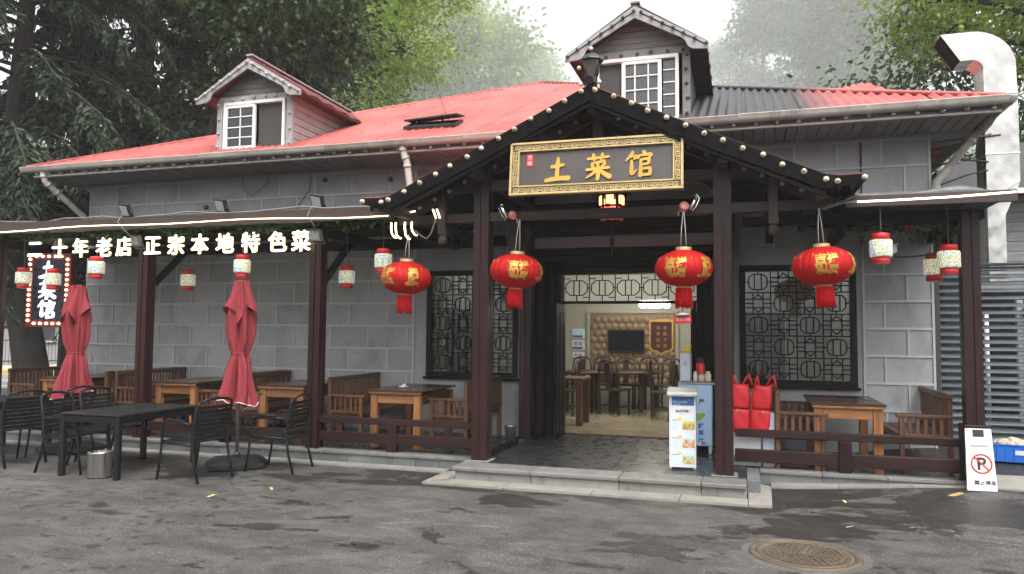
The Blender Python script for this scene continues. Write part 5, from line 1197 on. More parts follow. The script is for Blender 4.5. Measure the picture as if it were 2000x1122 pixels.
for k in range(9): bx('splash_print', CYANP if k % 2 else BLUEP, fc, (.02 + .15 * ((k * 37) % 10) / 10, -.001, .10 + .08 * ((k * 53) % 10) / 10), (.018, .003, .012), (0, k, 0), 0)
bx('figure_print', LRED2, fc, (.1, -.001, .13), (.04, .003, .03), b=0)
wc = tag(bx('carton', CARTON, None, (-.705, 9.90, 1.222), (.125, .16, .35), (0, 0, R(-4)), .006), 'tall pale blue carton on top of the drinks cabinet', 'carton'); link('print', fontmesh('酒', .05, .0005), GREYINK, wc, (0, -.082, .05), UPR)
sp = thing('spray_bottle', 'yellow trigger bottle standing on the pale carton', 'bottle', (-.695, 9.9, 1.40)); bx('body', YELLOW, sp, (0, 0, .035), (.10, .06, .05), b=.012); bx('head', YELLOW, sp, (.02, 0, .078), (.08, .04, .03), b=.008); bx('foot', YELLOW, sp, (0, 0, .005), (.09, .055, .009))
for lab, x, y, r_, h, m, top in (('small white bottle beside the carton on the cabinet', -.585, 9.86, .025, .13, PAPER, PAPER), ('squat cream jar on the cabinet', -.51, 9.9, .045, .10, MATS.get('cream_jar') or flat('cream_jar', (.55, .48, .36), .5), PINKP), ('cream jar at the right end of the cabinet top', -.43, 9.88, .04, .13, MATS['cream_jar'] if 'cream_jar' in MATS else PAPER, PAPER)):
    t = thing('jar', lab, 'jar', (x, y, 1.042)); MB().lathe([(r_ * .9, 0), (r_, .01), (r_, h * .75), (r_ * .6, h * .85), (r_ * .6, h * .9)], 14).build('body', m, t); MB().lathe([(r_ * .7, h * .88), (r_ * .7, h), (.0001, h)], 14).build('lid', top, t)
th_ = thing('thermos', 'red capped dark flask behind the jars on the cabinet', 'flask', (-.53, 10.0, 1.042)); MB().lathe([(.05, 0), (.055, .02), (.055, .2), (.04, .24)], 16).build('body', LRED2, th_); MB().lathe([(.045, .24), (.04, .30), (.0001, .30)], 14).build('cap', INK, th_)
# red bags and boxes by the right railing
for lab, x, y, w_, d, h, m in (('white printed carton under the red bags', .0, 9.15, .36, .26, .36, PAPER), ('pale blue carton behind the right red bag', .265, 9.12, .13, .2, .60, CARTON)):
    o = tag(wbx('carton', m, None, x - w_ / 2, x + w_ / 2, y - d / 2, y + d / 2, .162, .162 + h, .005), lab, 'carton')
    if m is PAPER:
        link('print', fontmesh('佳品', .10, .0005), GREYINK, o, (.05, -d / 2 - .002, -.05), UPR); bx('green_print', GREENP, o, (-.11, -d / 2 - .001, -.11), (.12, .003, .08), b=0); bx('green_print', GREENP, o, (.10, -d / 2 - .001, -.11), (.09, .003, .04), (0, .5, 0), 0)
    else: link('print', fontmesh('茶', .06, .0005), GREYINK, o, (0, -d / 2 - .002, .18), UPR)
tag(wbx('wooden_box', BENCHW, None, .38, .68, 9.05, 9.2, .162, .24, .006), 'low pale wooden box on the floor under the right bench', 'box')
def bag(label, x, y, tilt, lean):
    t = thing('red_bag', label, 'bag', (x, y, .524), R(tilt), 'red bags stacked by the right railing')
    for k in range(2):
        v = []; nx, nz = 8, 8; w_, d, h = .20, .13, .27
        for z in range(nz + 1):
            for j in range(24):
                a = 2 * math.pi * j / 24; c, s = math.cos(a), math.sin(a); q_ = (abs(c) ** 5 + abs(s) ** 5) ** -.2
                sag = 1 + .10 * math.sin(z / nz * math.pi) + .05 * math.sin(5 * a + z * 1.3 + y * 9 + k) * (z / nz) - .10 * (z / nz) ** 3 * (1 if k else .3) + .045 * math.sin(3 * a + k * 2 + z * .7 + x * 30) ; zz = z / nz * h + .012 * math.sin(2 * a + k) * (z / nz)
                v.append((w_ / 2 * c * q_ * sag + lean * (k * h + zz), d / 2 * s * q_ * sag, k * .275 + zz))
        f = [(z * 24 + j, z * 24 + (j + 1) % 24, (z + 1) * 24 + (j + 1) % 24, (z + 1) * 24 + j) for z in range(nz) for j in range(24)] + [tuple(range(24)), tuple(range(nz * 24, nz * 24 + 24))]
        MB().add(v, f, True).build('bag_body', REDBAG, t)
    for s in (-1, 1): MB().tube([(s * .055 - .03 + lean * .5, s * .03, .52), (s * .075 + lean * .55, s * .035, .62), (s * .085 + .02 + lean * .6, s * .03, .66), (s * .09 + .05 + lean * .5, s * .02, .53)], .011, 6).build('handle', REDBAG, t)
    bx('label_print', GOLD, t, (.05 * (1 if x > 0 else -1), -.072, .25), (.02, .003, .03), b=0)
bag('red bags stacked two high, half hidden by the right entrance pillar', -.03, 9.10, 6, -.02); bag('red bags stacked two high, next to the bench, handles up', .165, 9.06, -8, .09)
# no-parking board
npb = thing('no_parking_board', 'white folding no-parking board leaning at the right pillar', 'sign', (2.262, 8.63, gh(2.26, 8.63) + .012), R(4))
tl = R(-8)
MB().prism([(-.135, 0), (.135, 0), (.12, .61), (-.115, .61)], .02, Matrix.Rotation(tl, 4, 'X')).build('front_panel', WHITE, npb)
MB().prism([(-.125, 0), (.125, 0), (.115, .60), (-.11, .60)], .02, Matrix.Translation((0, .27, 0)) @ Matrix.Rotation(R(14), 4, 'X')).build('rear_panel', LAMPB, npb)
def npt(name, me, m, x, z): 
    d = -.003; return link(name, me, m, npb, (x, d - z * math.sin(tl) * 1.0 , z * math.cos(tl)), (math.pi / 2 + tl, 0, 0))
bx('handle_slot', INK, npb, (.0, -.002 + .565 * .139, .565 * .99), (.10, .006, .07), (tl, 0, 0), 0)
npt('print', fontmesh('NO', .03, .0005), GREYINK, .01, .475); npt('print', fontmesh('PARKING', .038, .0005, .001), GREYINK, .005, .44); npt('print', fontmesh('禁止停车', .05, .0005, .001), INK, .03, .08); npt('print', fontmesh('P', .17, .0005, .004), INK, .012, .265)
ring = MB().lathe([(.098, 0), (.098, .003), (.084, .003), (.084, 0)], 40, cap=False).mesh('ring'); npt('red_ring', ring, SEAL, .01, .265)
npt('red_slash', MB().box((0, 0, .003), (.17, .013, .003), Matrix.Rotation(R(-45), 3, 'Z')).mesh('slash'), SEAL, .01, .265)
# crates
def crate(label, x, y, rz, rag=False):
    t = thing('plastic_crate', label, 'crate', (x, y, gh(x, y) + .01), R(rz), 'blue plastic crates by the louvre screen'); w_, d, h = .42, .30, .20
    for s in (-1, 1): bx('side', BLUE, t, (0, s * d / 2, h / 2), (w_, .012, h)); bx('end', BLUE, t, (s * w_ / 2, 0, h / 2), (.012, d - .014, h)); bx('rim', BLUE, t, (0, s * (d / 2 + .008), h - .01), (w_ + .03, .014, .022)); bx('rim', BLUE, t, (s * (w_ / 2 + .008), 0, h - .0115), (.014, d, .022))
    for i in range(5): bx('rib', BLUE, t, (-.17 + i * .085, -d / 2 - .008, h / 2 - .012), (.01, .008, h - .03), b=.002)
    bx('bottom', BLUE, t, (0, 0, .01), (w_ - .014, d - .014, .012)); bx('label_print', PAPER, t, (.05, -d / 2 - .0135, h * .55), (.09, .003, .05), b=0)
    if rag:
        mb = MB()
        for k in range(26):
            a = rnd.uniform(0, 6.3); q_ = rnd.uniform(0, 1) ** .5; cx, cy = q_ * .17 * math.cos(a), q_ * .11 * math.sin(a); rr = rnd.uniform(.035, .06); ph1 = rnd.uniform(0, 6)
            mb.lathe([(.001, -rr * .6), (rr, -rr * .25), (rr * 1.05, .0), (rr * .6, rr * .5), (.001, rr * .62)], 9, c=(cx, cy, .18 + .05 * (1 - q_)), fn=lambda r, z, th: r * (1 + .3 * math.sin(3 * th + ph1 + z * 60)))
        tag(mb.build('rag_heap', CLOTH, None, (x, y, gh(x, y) + .02)), 'heap of dirty cream rags in the left blue crate', 'rags')
crate('blue plastic crate full of rags, left of the other crate', 2.93, 10.0, -8, True); crate('blue plastic crate cut off by the right edge of the picture', 3.42, 10.25, 4)
# manhole cover
mh = thing('manhole_cover', 'round rusty cast iron manhole cover in the asphalt', 'manhole cover', (.425, 6.14, .0))
MB().lathe([(.395, -.02), (.40, .010), (.385, .013), (.352, .013), (.350, .004)], 64, cap=False).build('frame_ring', RUST, mh)
MB().lathe([(.346, -.02), (.346, .011), (.335, .014), (.31, .014), (.306, .008), (.0001, .008)], 64).build('lid', RUST, mh)
rel = MB()
for r_ in (.075, .115, .155, .195, .235, .275):
    n = int(2 * math.pi * r_ / .05)
    for k in range(n):
        a = 2 * math.pi * (k + (r_ * 50 % 1)) / n; rel.box((r_ * math.cos(a), r_ * math.sin(a), .011), (.024, .032 if r_ < .27 else .045, .008), (0, 0, a))
rel.lathe([(.05, .008), (.05, .015), (.03, .015), (.028, .011), (.0001, .011)], 20); rel.build('relief_pattern', RUST, mh); rel_o = mh.children[-1]; rel_o['kind'] = 'stuff'
tag(MB().lathe([(.49, 0), (.43, .004), (.402, .005)], 64, fn=lambda r, z, th: r * (1 + (.05 * math.sin(3 * th + 1) + .03 * math.sin(7 * th)) * (r > .45)), cap=False).build('manhole_collar', mat('cement_collar', (.085, .08, .074), .85, var=.35, scale=9, rand=0, bmp=.5, bscale=90), None, (.425, 6.14, -.002)), 'ring of pale cement patched round the manhole', kind='structure')
# fallen leaves
LEAFY = mat('dry_yellow_leaf', (.42, .30, .12), .7, var=.3, rand=.25, bmp=.2)
lm = MB(); pts = [(-.05, 0), (-.02, .022), (.02, .026), (.05, .004), (.02, -.022), (-.02, -.02)]
lm.add([(x, y, .006 + .012 * math.sin(x * 40 + y * 30)) for x, y in pts] + [(0, 0, .002)], [(i, (i + 1) % 6, 6) for i in range(6)]); lme = lm.mesh('leaf'); lme.materials.append(LEAFY)
for k, (x, y, sz, lab) in enumerate([(1.98, 8.42, 1.5, 'largest dry yellow leaf, on the asphalt before the no-parking board'), (.93, 8.05, .8, 'dry yellow leaf below the middle post of the right railing'), (.60, 7.55, .8, 'dry yellow leaf on the dark asphalt right of the step corner'), (1.35, 7.2, .8, 'dry yellow leaf right of and above the manhole cover'), (-5.05, 6.35, .9, 'lower of two dry leaves right of the front armchair'), (-4.7, 6.85, .8, 'upper of two dry leaves right of the front armchair'), (-2.9, 5.3, .6, 'dry leaf alone on the pale asphalt at the bottom centre'), (.85, 7.1, .7, 'dry leaf straight above the manhole cover'), (2.55, 8.95, 1.1, 'dry leaf on the kerb behind the no-parking board')]):
    o = link('fallen_leaf', lme, None, None, (x, y, gh(x, y) + .004), (0, 0, k * 1.7)); o.scale = (sz, sz * .9, sz); tag(o, lab, 'leaf', 'fallen leaves on the asphalt')

# ------------------------------------------------------------------ inside the dining room
tv = thing('television', 'black flat television on the quilted panel inside', 'television', (-2.375, 16.0, 1.47)); bx('case', LAMPB, tv, (0, .02, 0), (.78, .05, .49)); bx('screen', TVM, tv, (0, -.006, .01), (.74, .004, .44), b=0)
sh = thing('award_plaque', 'maroon velvet shield plaque with gold edge and gold characters', 'plaque', (-1.64, 16.02, 1.57))
def shield(s): return [(-.25 * s, .37 * s), (.25 * s, .37 * s), (.25 * s, -.25 * s), (.20 * s, -.31 * s), (.08 * s, -.33 * s), (0, -.39 * s), (-.08 * s, -.33 * s), (-.20 * s, -.31 * s), (-.25 * s, -.25 * s)]
MB().prism(shield(1.), .03).build('gilt_edge', GOLD, sh, (0, 0, 0)); MB().prism(shield(.86), .03).build('velvet', MAROON, sh, (0, -.006, 0))
for k, ch in enumerate('百年好味'): link('gold_character', fontmesh(ch, .085, .002), GOLD, sh, (-.06, -.009, .19 - .125 * k), UPR)
for k, ch in enumerate('香飘万里'): link('gold_character', fontmesh(ch, .085, .002), GOLD, sh, (.08, -.009, .19 - .125 * k), UPR)
for lab, x, z, w_, h, m in (('pale blue notice pinned highest on the inside wall', -3.42, 1.63, .28, .20, CYANP), ('white and blue notice in the middle of the inside wall', -3.42, 1.38, .28, .22, PAPER), ('white notice lowest on the inside wall', -3.42, 1.14, .26, .17, PAPER)):
    o = tag(bx('wall_notice', m, None, (x, 16.085, z), (w_, .012, h), b=0), lab, 'notice')
    bx('print', BLUEP, o, (-.02, -.008, -h * .3), (w_ * .8, .003, h * .22), b=0); [bx('print', GREYINK if m is PAPER else PAPER, o, (-.06 + .1 * k, -.008, h * .15), (.07, .003, h * .35), b=0) for k in range(2)]
pk = thing('ceiling_lamp', 'bright white three-part ceiling lamp inside the dining room', 'lamp', (-1.62, 14.6, 2.2))
PENL = flat('lit_lamp_shade', (.9, .9, .9), .4, emit=(1., .97, .9), es=6.)
for x, w_ in ((-.22, .12), (0, .30), (.22, .13)): bx('shade', PENL, pk, (x, 0, 0), (w_, .3, .13), b=.03)
bx('canopy', WHITE, pk, (0, 0, .09), (.6, .2, .03)); MB().tube([(0, 0, .1), (0, 0, .75)], .012, 6).build('rod', CHROME, pk)
def dchair(label, loc, rz, src=[None]):
    if src[0] is None:
        t = thing('dining_chair', label, 'chair', loc, rz, 'dark dining chairs inside')
        for x in (-.2, .2):
            bx('leg', DARKW, t, (x, -.19, .22), (.04, .04, .44)); MB().tube([(x, .19, 0), (x, .19, .45), (x * .95, .24, .8), (x * .8, .25, .95)], .02, 6).build('back_post', DARKW, t); bx('stretcher', DARKW, t, (x, 0, .15), (.025, .36, .03))
        bx('seat', DARKW, t, (0, 0, .45), (.46, .44, .04), b=.008); MB().tube([(-.17, .25, .93), (-.08, .26, .98), (.08, .26, .98), (.17, .25, .93)], .022, 6).build('crest_rail', DARKW, t); bx('splat', DARKW, t, (0, .235, .70), (.12, .02, .5), (R(-8), 0, 0)); src[0] = t; return t
    t = copytree(src[0], None, label); t.location = loc; t.rotation_euler = (0, 0, rz); return t
for lab, x, y, r_ in (('dark dining chair standing alone before the round table inside', -2.28, 13.9, 160), ('dark dining chair at the far left of the back row inside', -3.2, 15.2, 0), ('dark dining chair second from left in the back row inside', -2.75, 15.25, 5), ('dark dining chair below the left half of the television', -2.3, 15.25, 0), ('dark dining chair below the right half of the television', -1.85, 15.2, -5), ('dark dining chair at the right end of the back row inside', -1.4, 15.15, -10), ('dark dining chair near the door on the left inside', -3.1, 13.4, -90), ('dark dining chair beside the folding black stand inside', -1.35, 13.6, 90)): dchair(lab, (x, y, .16), R(r_))
for lab, x, y, r_ in (('dark round dining table before the television', -2.1, 14.6, .62), ('dark dining table with stacked plates left inside the door', -2.95, 14.2, .55)):
    t = thing('dining_table', lab, 'table', (x, y, .16)); MB().lathe([(r_, .72), (r_, .76), (.0001, .76)], 32).lathe([(.0001, .71), (r_ * .9, .719)], 32).build('table_top', DARKW, t)
    for k in range(4): a = R(45 + 90 * k); bx('leg', DARKW, t, (r_ * .6 * math.cos(a), r_ * .6 * math.sin(a), .355), (.06, .06, .71))
wt = thing('side_table', 'reddish timber table cut by the left edge of the doorway', 'table', (-2.9, 12.2, .16)); bx('table_top', BENCHZ, wt, (0, 0, .74), (.9, .7, .04))
for x, y in ((.38, -.28), (.38, .28), (-.38, -.28), (-.38, .28)): bx('leg', BENCHZ, wt, (x, y, .36), (.1, .1, .72))
es_ = thing('easel_stand', 'black folding stand inside right of the doorway', 'stand', (-1.1, 13.2, .16)); [MB().bar((x, -.1, 0), (0, 0, .95), .04, .03).bar((x, .25, 0), (0, .02, .9), .03, .03).build('leg', DARKW, es_) for x in (-.13, .13)]; bx('board', LAMPB, es_, (0, -.04, .6), (.1, .02, .4), (R(-8), 0, 0))
for lab, x0, x1, z0, z1 in (('black folding screen behind the left lattice window', -4.42, -3.72, .162, 2.0), ('black screen board behind the lower left of the right lattice window', .03, .55, .162, 1.95)):
    t = thing('folding_screen', lab, 'screen', ((x0 + x1) / 2, 10.95, .162)); n = 3; w_ = (x1 - x0) / n
    for k in range(n): bx('screen_panel', LAMPB, t, (-(x1 - x0) / 2 + w_ * (k + .5), .02 * (k % 2), (z1 - z0) / 2), (w_ - .006, .02, z1 - z0), (0, 0, R(6 * (-1) ** k)))

# ------------------------------------------------------------------ flue, louvre screen, neighbour, cables
du = thing('exhaust_duct', 'tall stainless kitchen exhaust duct with a bent open top at the right', 'duct', (3.10, 10.85, .3))
def duct_sec(path, w_, d, name, open_end=False):      # path of (x,z, nx,nz) cross lines in the xz plane
    mb = MB(); v = []; n = len(path); y0 = -d / 2; y1 = d / 2
    for (ax, az), (bx_, bz) in path: v += [(ax, y0, az), (bx_, y0, bz), (bx_, y1, bz), (ax, y1, az)]
    f = [(i * 4 + j, i * 4 + (j + 1) % 4, (i + 1) * 4 + (j + 1) % 4, (i + 1) * 4 + j) for i in range(n - 1) for j in range(4)]
    return mb.add(v, f).build(name, DUCT, du)
duct_sec([((-.165, 2.0), (.03, 2.0)), ((-.165, 2.85), (.03, 2.85)), ((-.165, 3.02), (.20, 3.26))], .4, .4, 'lower_duct')
duct_sec([((-.165, 3.024), (.20, 3.264)), ((-.165, 3.62), (.20, 3.62))], .4, .4, 'offset_duct')
duct_sec([((-.167, 3.624), (.202, 3.624)), ((-.167, 4.38), (.202, 4.38))], .4, .4, 'upper_duct')
arc = [((-.165, 4.384), (.20, 4.384))]
for k in range(9):
    a = R(10 * k + 10); arc.append(((-.29 + .125 * math.cos(a), 4.72 + .125 * math.sin(a)), (-.29 + .49 * math.cos(a), 4.72 + .49 * math.sin(a))))
arc.append(((-.40, 4.845), (-.40, 5.21))); duct_sec(arc, .4, .4, 'elbow')
duct_sec([((-.402, 4.845), (-.402, 5.21)), ((-.42, 4.845), (-.64, 5.205))], .4, .4, 'outlet')
bx('soot_lining', MATS['soot'], du, (-.515, 0, 5.025), (.012, .385, .40), (0, R(-31), 0), 0)  # dark panel across the outlet, painting the shade of its sooty inside
for z, w_ in ((3.622, .39), (4.382, .385)): bx('flange', DUCT, du, (.018, -.002, z), (w_, .415, .02))
MB().tube([(.0, -.21, 3.86), (-.25, -.25, 3.84), (-.85, -.3, 3.78)], .012, 6).build('stay_rod', RUST, du); MB().tube([(-.1, -.21, 3.88), (-.6, -.2, 3.74), (-.9, -.25, 3.68)], .008, 6).build('stay_rod', LOUVD, du)
lv = thing('louvre_screen', 'blue grey louvred screen fence right of the restaurant', 'fence', (3.3, 10.62, .28))
for x in (2.325, 3.95, 5.6): wbx('post', LOUVD, lv, x - .03, x + .03, 10.56, 10.68, .2, 2.52, .004)
for k in range(24):
    z = .40 + k * .0905
    for a, b in ((2.36, 3.915), (3.985, 5.565)): wbx('slat', LOUV, lv, a, b, 10.585, 10.655, z - .006, z + .006, .002, (R(38), 0, 0))
wbx('bottom_rail', LOUVD, lv, 2.36, 5.57, 10.58, 10.66, .28, .34); wbx('top_rail', LOUVD, lv, 2.30, 5.63, 10.57, 10.67, 2.523, 2.55)
nb = thing('neighbour_building', 'old grey clapboard shed behind the louvre screen', 'building', (5.5, 14.5, .3))
wbx('wall', SIDING, nb, 3.4, 9.5, 13.6, 17, .3, 3.95, 0)
for k in range(22): wbx('clapboard', SIDING, nb, 3.38, 9.52, 13.555, 13.58, .5 + k * .155, .648 + k * .155, .003, (R(4), 0, 0))
wbx('dark_opening', MATS['soot'], nb, 3.45, 9.4, 13.50, 13.55, .3, 2.35, 0)  # black sheet added so the gaps between the louvres look shaded
wbx('clapboard_corner', SIDING, nb, 3.33, 3.39, 13.54, 17, .3, 3.95)
MB().prism([(-2.6, 3.55), (4.3, 3.55), (4.3, 3.65), (.5, 4.9), (-2.6, 3.9)], 4.6, Matrix.Translation((0, -1.5, 0))).build('roof', ROOFG, nb); wbx('roof_edge', WHITE, nb, 2.95, 9.8, 12.97, 13.0, 3.80, 3.88, .004)
ys_ = thing('storage_cupboard', 'green and yellow storage cupboard behind the louvre screen', 'cupboard', (4.0, 12.2, .5)); bx('carcass', flat('dull_green_paint', (.10, .22, .06), .6), ys_, (.2, 0, .7), (.9, .4, 1.5)); bx('top', flat('ochre_paint', (.5, .36, .08), .6), ys_, (.2, -.02, 1.5), (1.0, .46, .08)); bx('door_frame', SIDING, ys_, (-.32, -.1, .8), (.08, .1, 1.7))
wb_ = thing('service_pipe', 'white service pipe standing behind the louvre screen', 'pipe', (3.25, 12.0, .4)); MB().tube([(0, 0, 0), (0, 0, 1.55)], .03, 8).build('pipe', WHITE, wb_)
def cable(label, pts, r=.006, m=WIRE): return tag(MB().tube(pts, r, 5).build('cable', m), label, 'cable')
cable('black cables running along the top edge of the left pergola', [(-10.9 + .35 * i, 8.22, 3.185 + .02 * math.sin(i * 1.3) + .012 * math.sin(i * 2.9)) for i in range(20)], .010, WIREG)
cable('thin cable drooping from the first flood lamp to the lit letters', [(-8.12, 8.2, 3.2), (-8.1, 8.12, 3.1), (-7.98, 8.12, 2.98), (-7.93, 8.2, 2.9), (-7.98, 8.3, 2.85)], .006, WIREG)
cable('thin cable drooping from the third flood lamp to the small lamp', [(-5.15, 8.2, 3.2), (-5.16, 8.12, 3.08), (-5.08, 8.14, 2.95), (-5.15, 8.3, 2.87)], .006, WIREG)
cable('dark cable swagged on the upper wall left of the white downpipe', [(-6.6, 10.47, 4.15), (-6.62, 10.46, 3.9), (-6.9, 10.46, 3.55), (-7.3, 10.46, 3.3)], .006)
cable('dark cable hanging in a loop high on the wall below the left dormer', [(-7.9, 10.47, 4.18), (-7.85, 10.46, 3.95), (-7.7, 10.46, 3.85), (-7.4, 10.46, 4.05), (-7.38, 10.46, 4.18)], .005)
cable('black cable running under the right eave from the wall to the duct', [(1.3, 10.45, 3.35), (2.0, 10.46, 3.4), (2.3, 10.5, 3.5), (2.7, 10.6, 3.66), (2.95, 10.64, 3.72)], .01)
cable('second black cable crossing below the right downpipe', [(2.28, 10.5, 3.75), (2.6, 10.55, 3.86), (2.95, 10.62, 3.82)], .012)
for k, (x, z) in enumerate(((-6.35, 4.05), (-5.2, 4.0), (-8.6, 3.7))): tag(MB().lathe([(.035, 0), (.04, .03), (.03, .05), (.0001, .052)], 12).build('wall_socket', LAMPB, None, (x, 10.485, z), (math.pi / 2, 0, 0)), ('round black fixture high on the wall, left of the white downpipe', 'round black fixture high on the wall, beside the porch gable', 'round black fixture on the wall above the first flood lamp')[k], 'wall fixture')

# ------------------------------------------------------------------ street behind the left trees
def dirw(o, d, a, b): return (o[0] + d[0] * a - d[1] * b, o[1] + d[1] * a + d[0] * b)
SO, SDv = (-21.5, 17.0), (.629, .777)       # along the street; b grows away from the camera
def street_slab(name, m, b0, b1, z0, z1, lab, a0=-60, a1=60):
    P = [dirw(SO, SDv, a, b) for a, b in ((a0, b0), (a1, b0), (a1, b1), (a0, b1))]
    v = [(x, y, z0) for x, y in P] + [(x, y, z1) for x, y in P]
    o = MB().add(v, [(0, 1, 2, 3), (4, 5, 6, 7), (0, 1, 5, 4), (1, 2, 6, 5), (2, 3, 7, 6), (3, 0, 4, 7)]).build(name, m); return tag(o, lab, kind='structure')
street_slab('road', ROADL, -2.5, 5.2, -.05, .008, 'pale wet road beyond the left trees')
street_slab('road_line', flat('white_road_paint', (.75, .75, .73), .6), 1.2, 1.5, .004, .014, 'white line on the road')
street_slab('road_line_near', MATS['white_road_paint'], -1.6, -1.2, .004, .014, 'white line on the near side of the road')
street_slab('yellow_kerb', YKERB, 5.21, 5.8, -.05, .15, 'yellow painted kerb along the road')
street_slab('pavement', PAVE, 5.81, 9.5, -.05, .145, 'beige pavement behind the yellow kerb')
def at_street(a, b, z=0): x, y = dirw(SO, SDv, a, b); return (x, y, z)
srz = math.atan2(SDv[1], SDv[0])
fn = thing('street_fence', 'dark iron railing fence along the far pavement', 'fence', at_street(0, 9.7, .145), srz)
for z in (.15, 1.0): bx('rail', FARD, fn, (0, 0, z), (40, .05, .05))
fm = MB()
for k in range(320): fm.box((-20 + k * .125, 0, .6), (.02, .02, 1.1))
fb = fm.build('baluster', FARD, fn); fb['kind'] = 'stuff'
hb = thing('street_building', 'pale low building with a tiled roof across the road', 'building', at_street(2, 16, 0), srz)
bx('wall', FARW, hb, (0, 0, 1.6), (34, 5, 3.2)); MB().prism([(-3.4, 3.0), (3.4, 3.0), (0, 4.6)], 35, Matrix.Rotation(math.pi / 2, 4, 'Z') @ Matrix.Translation((0, -17.5, 0))).build('roof', TILER, hb)
for k in range(9):
    f_ = bx('window', FARD, hb, (-14 + k * 3.4, -2.52, 1.7), (1.3, .06, 1.2)); bx('sill', WHITE, f_, (0, -.04, -.65), (1.5, .12, .08))
bx('awning', WHITE, hb, (6, -3.2, 2.5), (5, 1.3, .1))
hb2 = thing('street_building', 'dark panelled kiosk with a white post beside the road', 'kiosk', at_street(5.2, 11.5, 0), srz); bx('body', FARD, hb2, (0, 0, 1.0), (2.2, 1.6, 2.0)); bx('post', WHITE, hb2, (-.6, -.9, 1.1), (.14, .14, 2.2)); bx('roof', WHITE, hb2, (0, 0, 2.1), (2.6, 2., .12))
bs = thing('shop_sign', 'small red and green sign by the kiosk across the road', 'sign', at_street(4.75, 9.2, 1.55), srz); MB().lathe([(.0001, -.3), (.28, -.2), (.34, 0), (.24, .2), (.0001, .26)], 16).build('green_disc', GREENP, bs, rot=(math.pi / 2, 0, 0)); MB().lathe([(.0001, 0), (.3, .02), (.26, .25), (.0001, .36)], 12).build('red_top', LRED2, bs, (0, 0, .2)); bx('pole', WHITE, bs, (0, .1, -.8), (.06, .06, 1.5))
cr = thing('parked_car', 'white van parked across the road, seen beside the left parasol', 'van', at_street(8.3, 8.2, .145), srz)
MB().prism([(-2.2, .35), (2.2, .35), (2.25, .95), (1.75, 1.1), (1.2, 1.75), (-2.1, 1.8), (-2.25, 1.0)], 1.7, Matrix.Translation((0, -.85, 0))).build('body', CARW, cr)
MB().prism([(1.02, 1.12), (1.6, 1.12), (1.14, 1.65), (.3, 1.68), (.3, 1.12)], .02, Matrix.Translation((0, -.872, 0))).build('window', TVM, cr); MB().prism([(-2.0, 1.12), (.15, 1.12), (.15, 1.68), (-1.95, 1.7)], .02, Matrix.Translation((0, -.872, 0))).build('window', TVM, cr)
for x in (-1.4, 1.4):
    for y in (-.78, .78):
        wh = MB().lathe([(.0001, -.1), (.33, -.1), (.33, .1), (.0001, .1)], 18).build('wheel', RUBBER, cr, (x, y, .33), (math.pi / 2, 0, 0)); MB().lathe([(.0001, .0), (.18, .0), (.17, .02)], 12).build('rim', CHROME, wh, (0, 0, .1))

# ------------------------------------------------------------------ trees
NPR = np.random.default_rng(5)
def leaf_object(name, C, D, L, Wd, m, parent, kind='stuff', fold=.25):
    """C centres, D unit directions, L lengths: one bent diamond per leaf."""
    n = len(C); C = np.asarray(C, float); D = np.asarray(D, float); D /= np.linalg.norm(D, axis=1, keepdims=True) + 1e-9
    up = NPR.normal(0, .6, (n, 3)) + np.array([0, -.15, .9]); sdv = np.cross(D, up); sdv /= np.linalg.norm(sdv, axis=1, keepdims=True) + 1e-9
    nn = np.cross(sdv, D); L = np.asarray(L).reshape(-1, 1); W_ = L * Wd
    v = np.empty((n, 4, 3)); v[:, 0] = C; v[:, 1] = C + D * L * .45 + sdv * W_ + nn * L * fold * .3; v[:, 2] = C + D * L - nn * L * fold * .4; v[:, 3] = C + D * L * .45 - sdv * W_ + nn * L * fold * .3
    me = bpy.data.meshes.new(name); me.vertices.add(4 * n); me.vertices.foreach_set('co', v.reshape(-1).astype(np.float32))
    i = np.arange(n, dtype=np.int32) * 4; tri = np.stack([i, i + 1, i + 2, i, i + 2, i + 3], 1).reshape(-1)
    me.loops.add(6 * n); me.loops.foreach_set('vertex_index', tri); me.polygons.add(2 * n)
    me.polygons.foreach_set('loop_start', np.arange(2 * n, dtype=np.int32) * 3); me.polygons.foreach_set('loop_total', np.full(2 * n, 3, np.int32)); me.update(calc_edges=True); me.validate()
    o = link(name, me, m, parent); 
    if kind: o['kind'] = kind
    return o
def curve(p, q, bend, n=7):
    p, q = Vector(p), Vector(q); b = Vector(bend); return [p + (q - p) * (i / n) + b * math.sin(math.pi * i / n) for i in range(n + 1)]
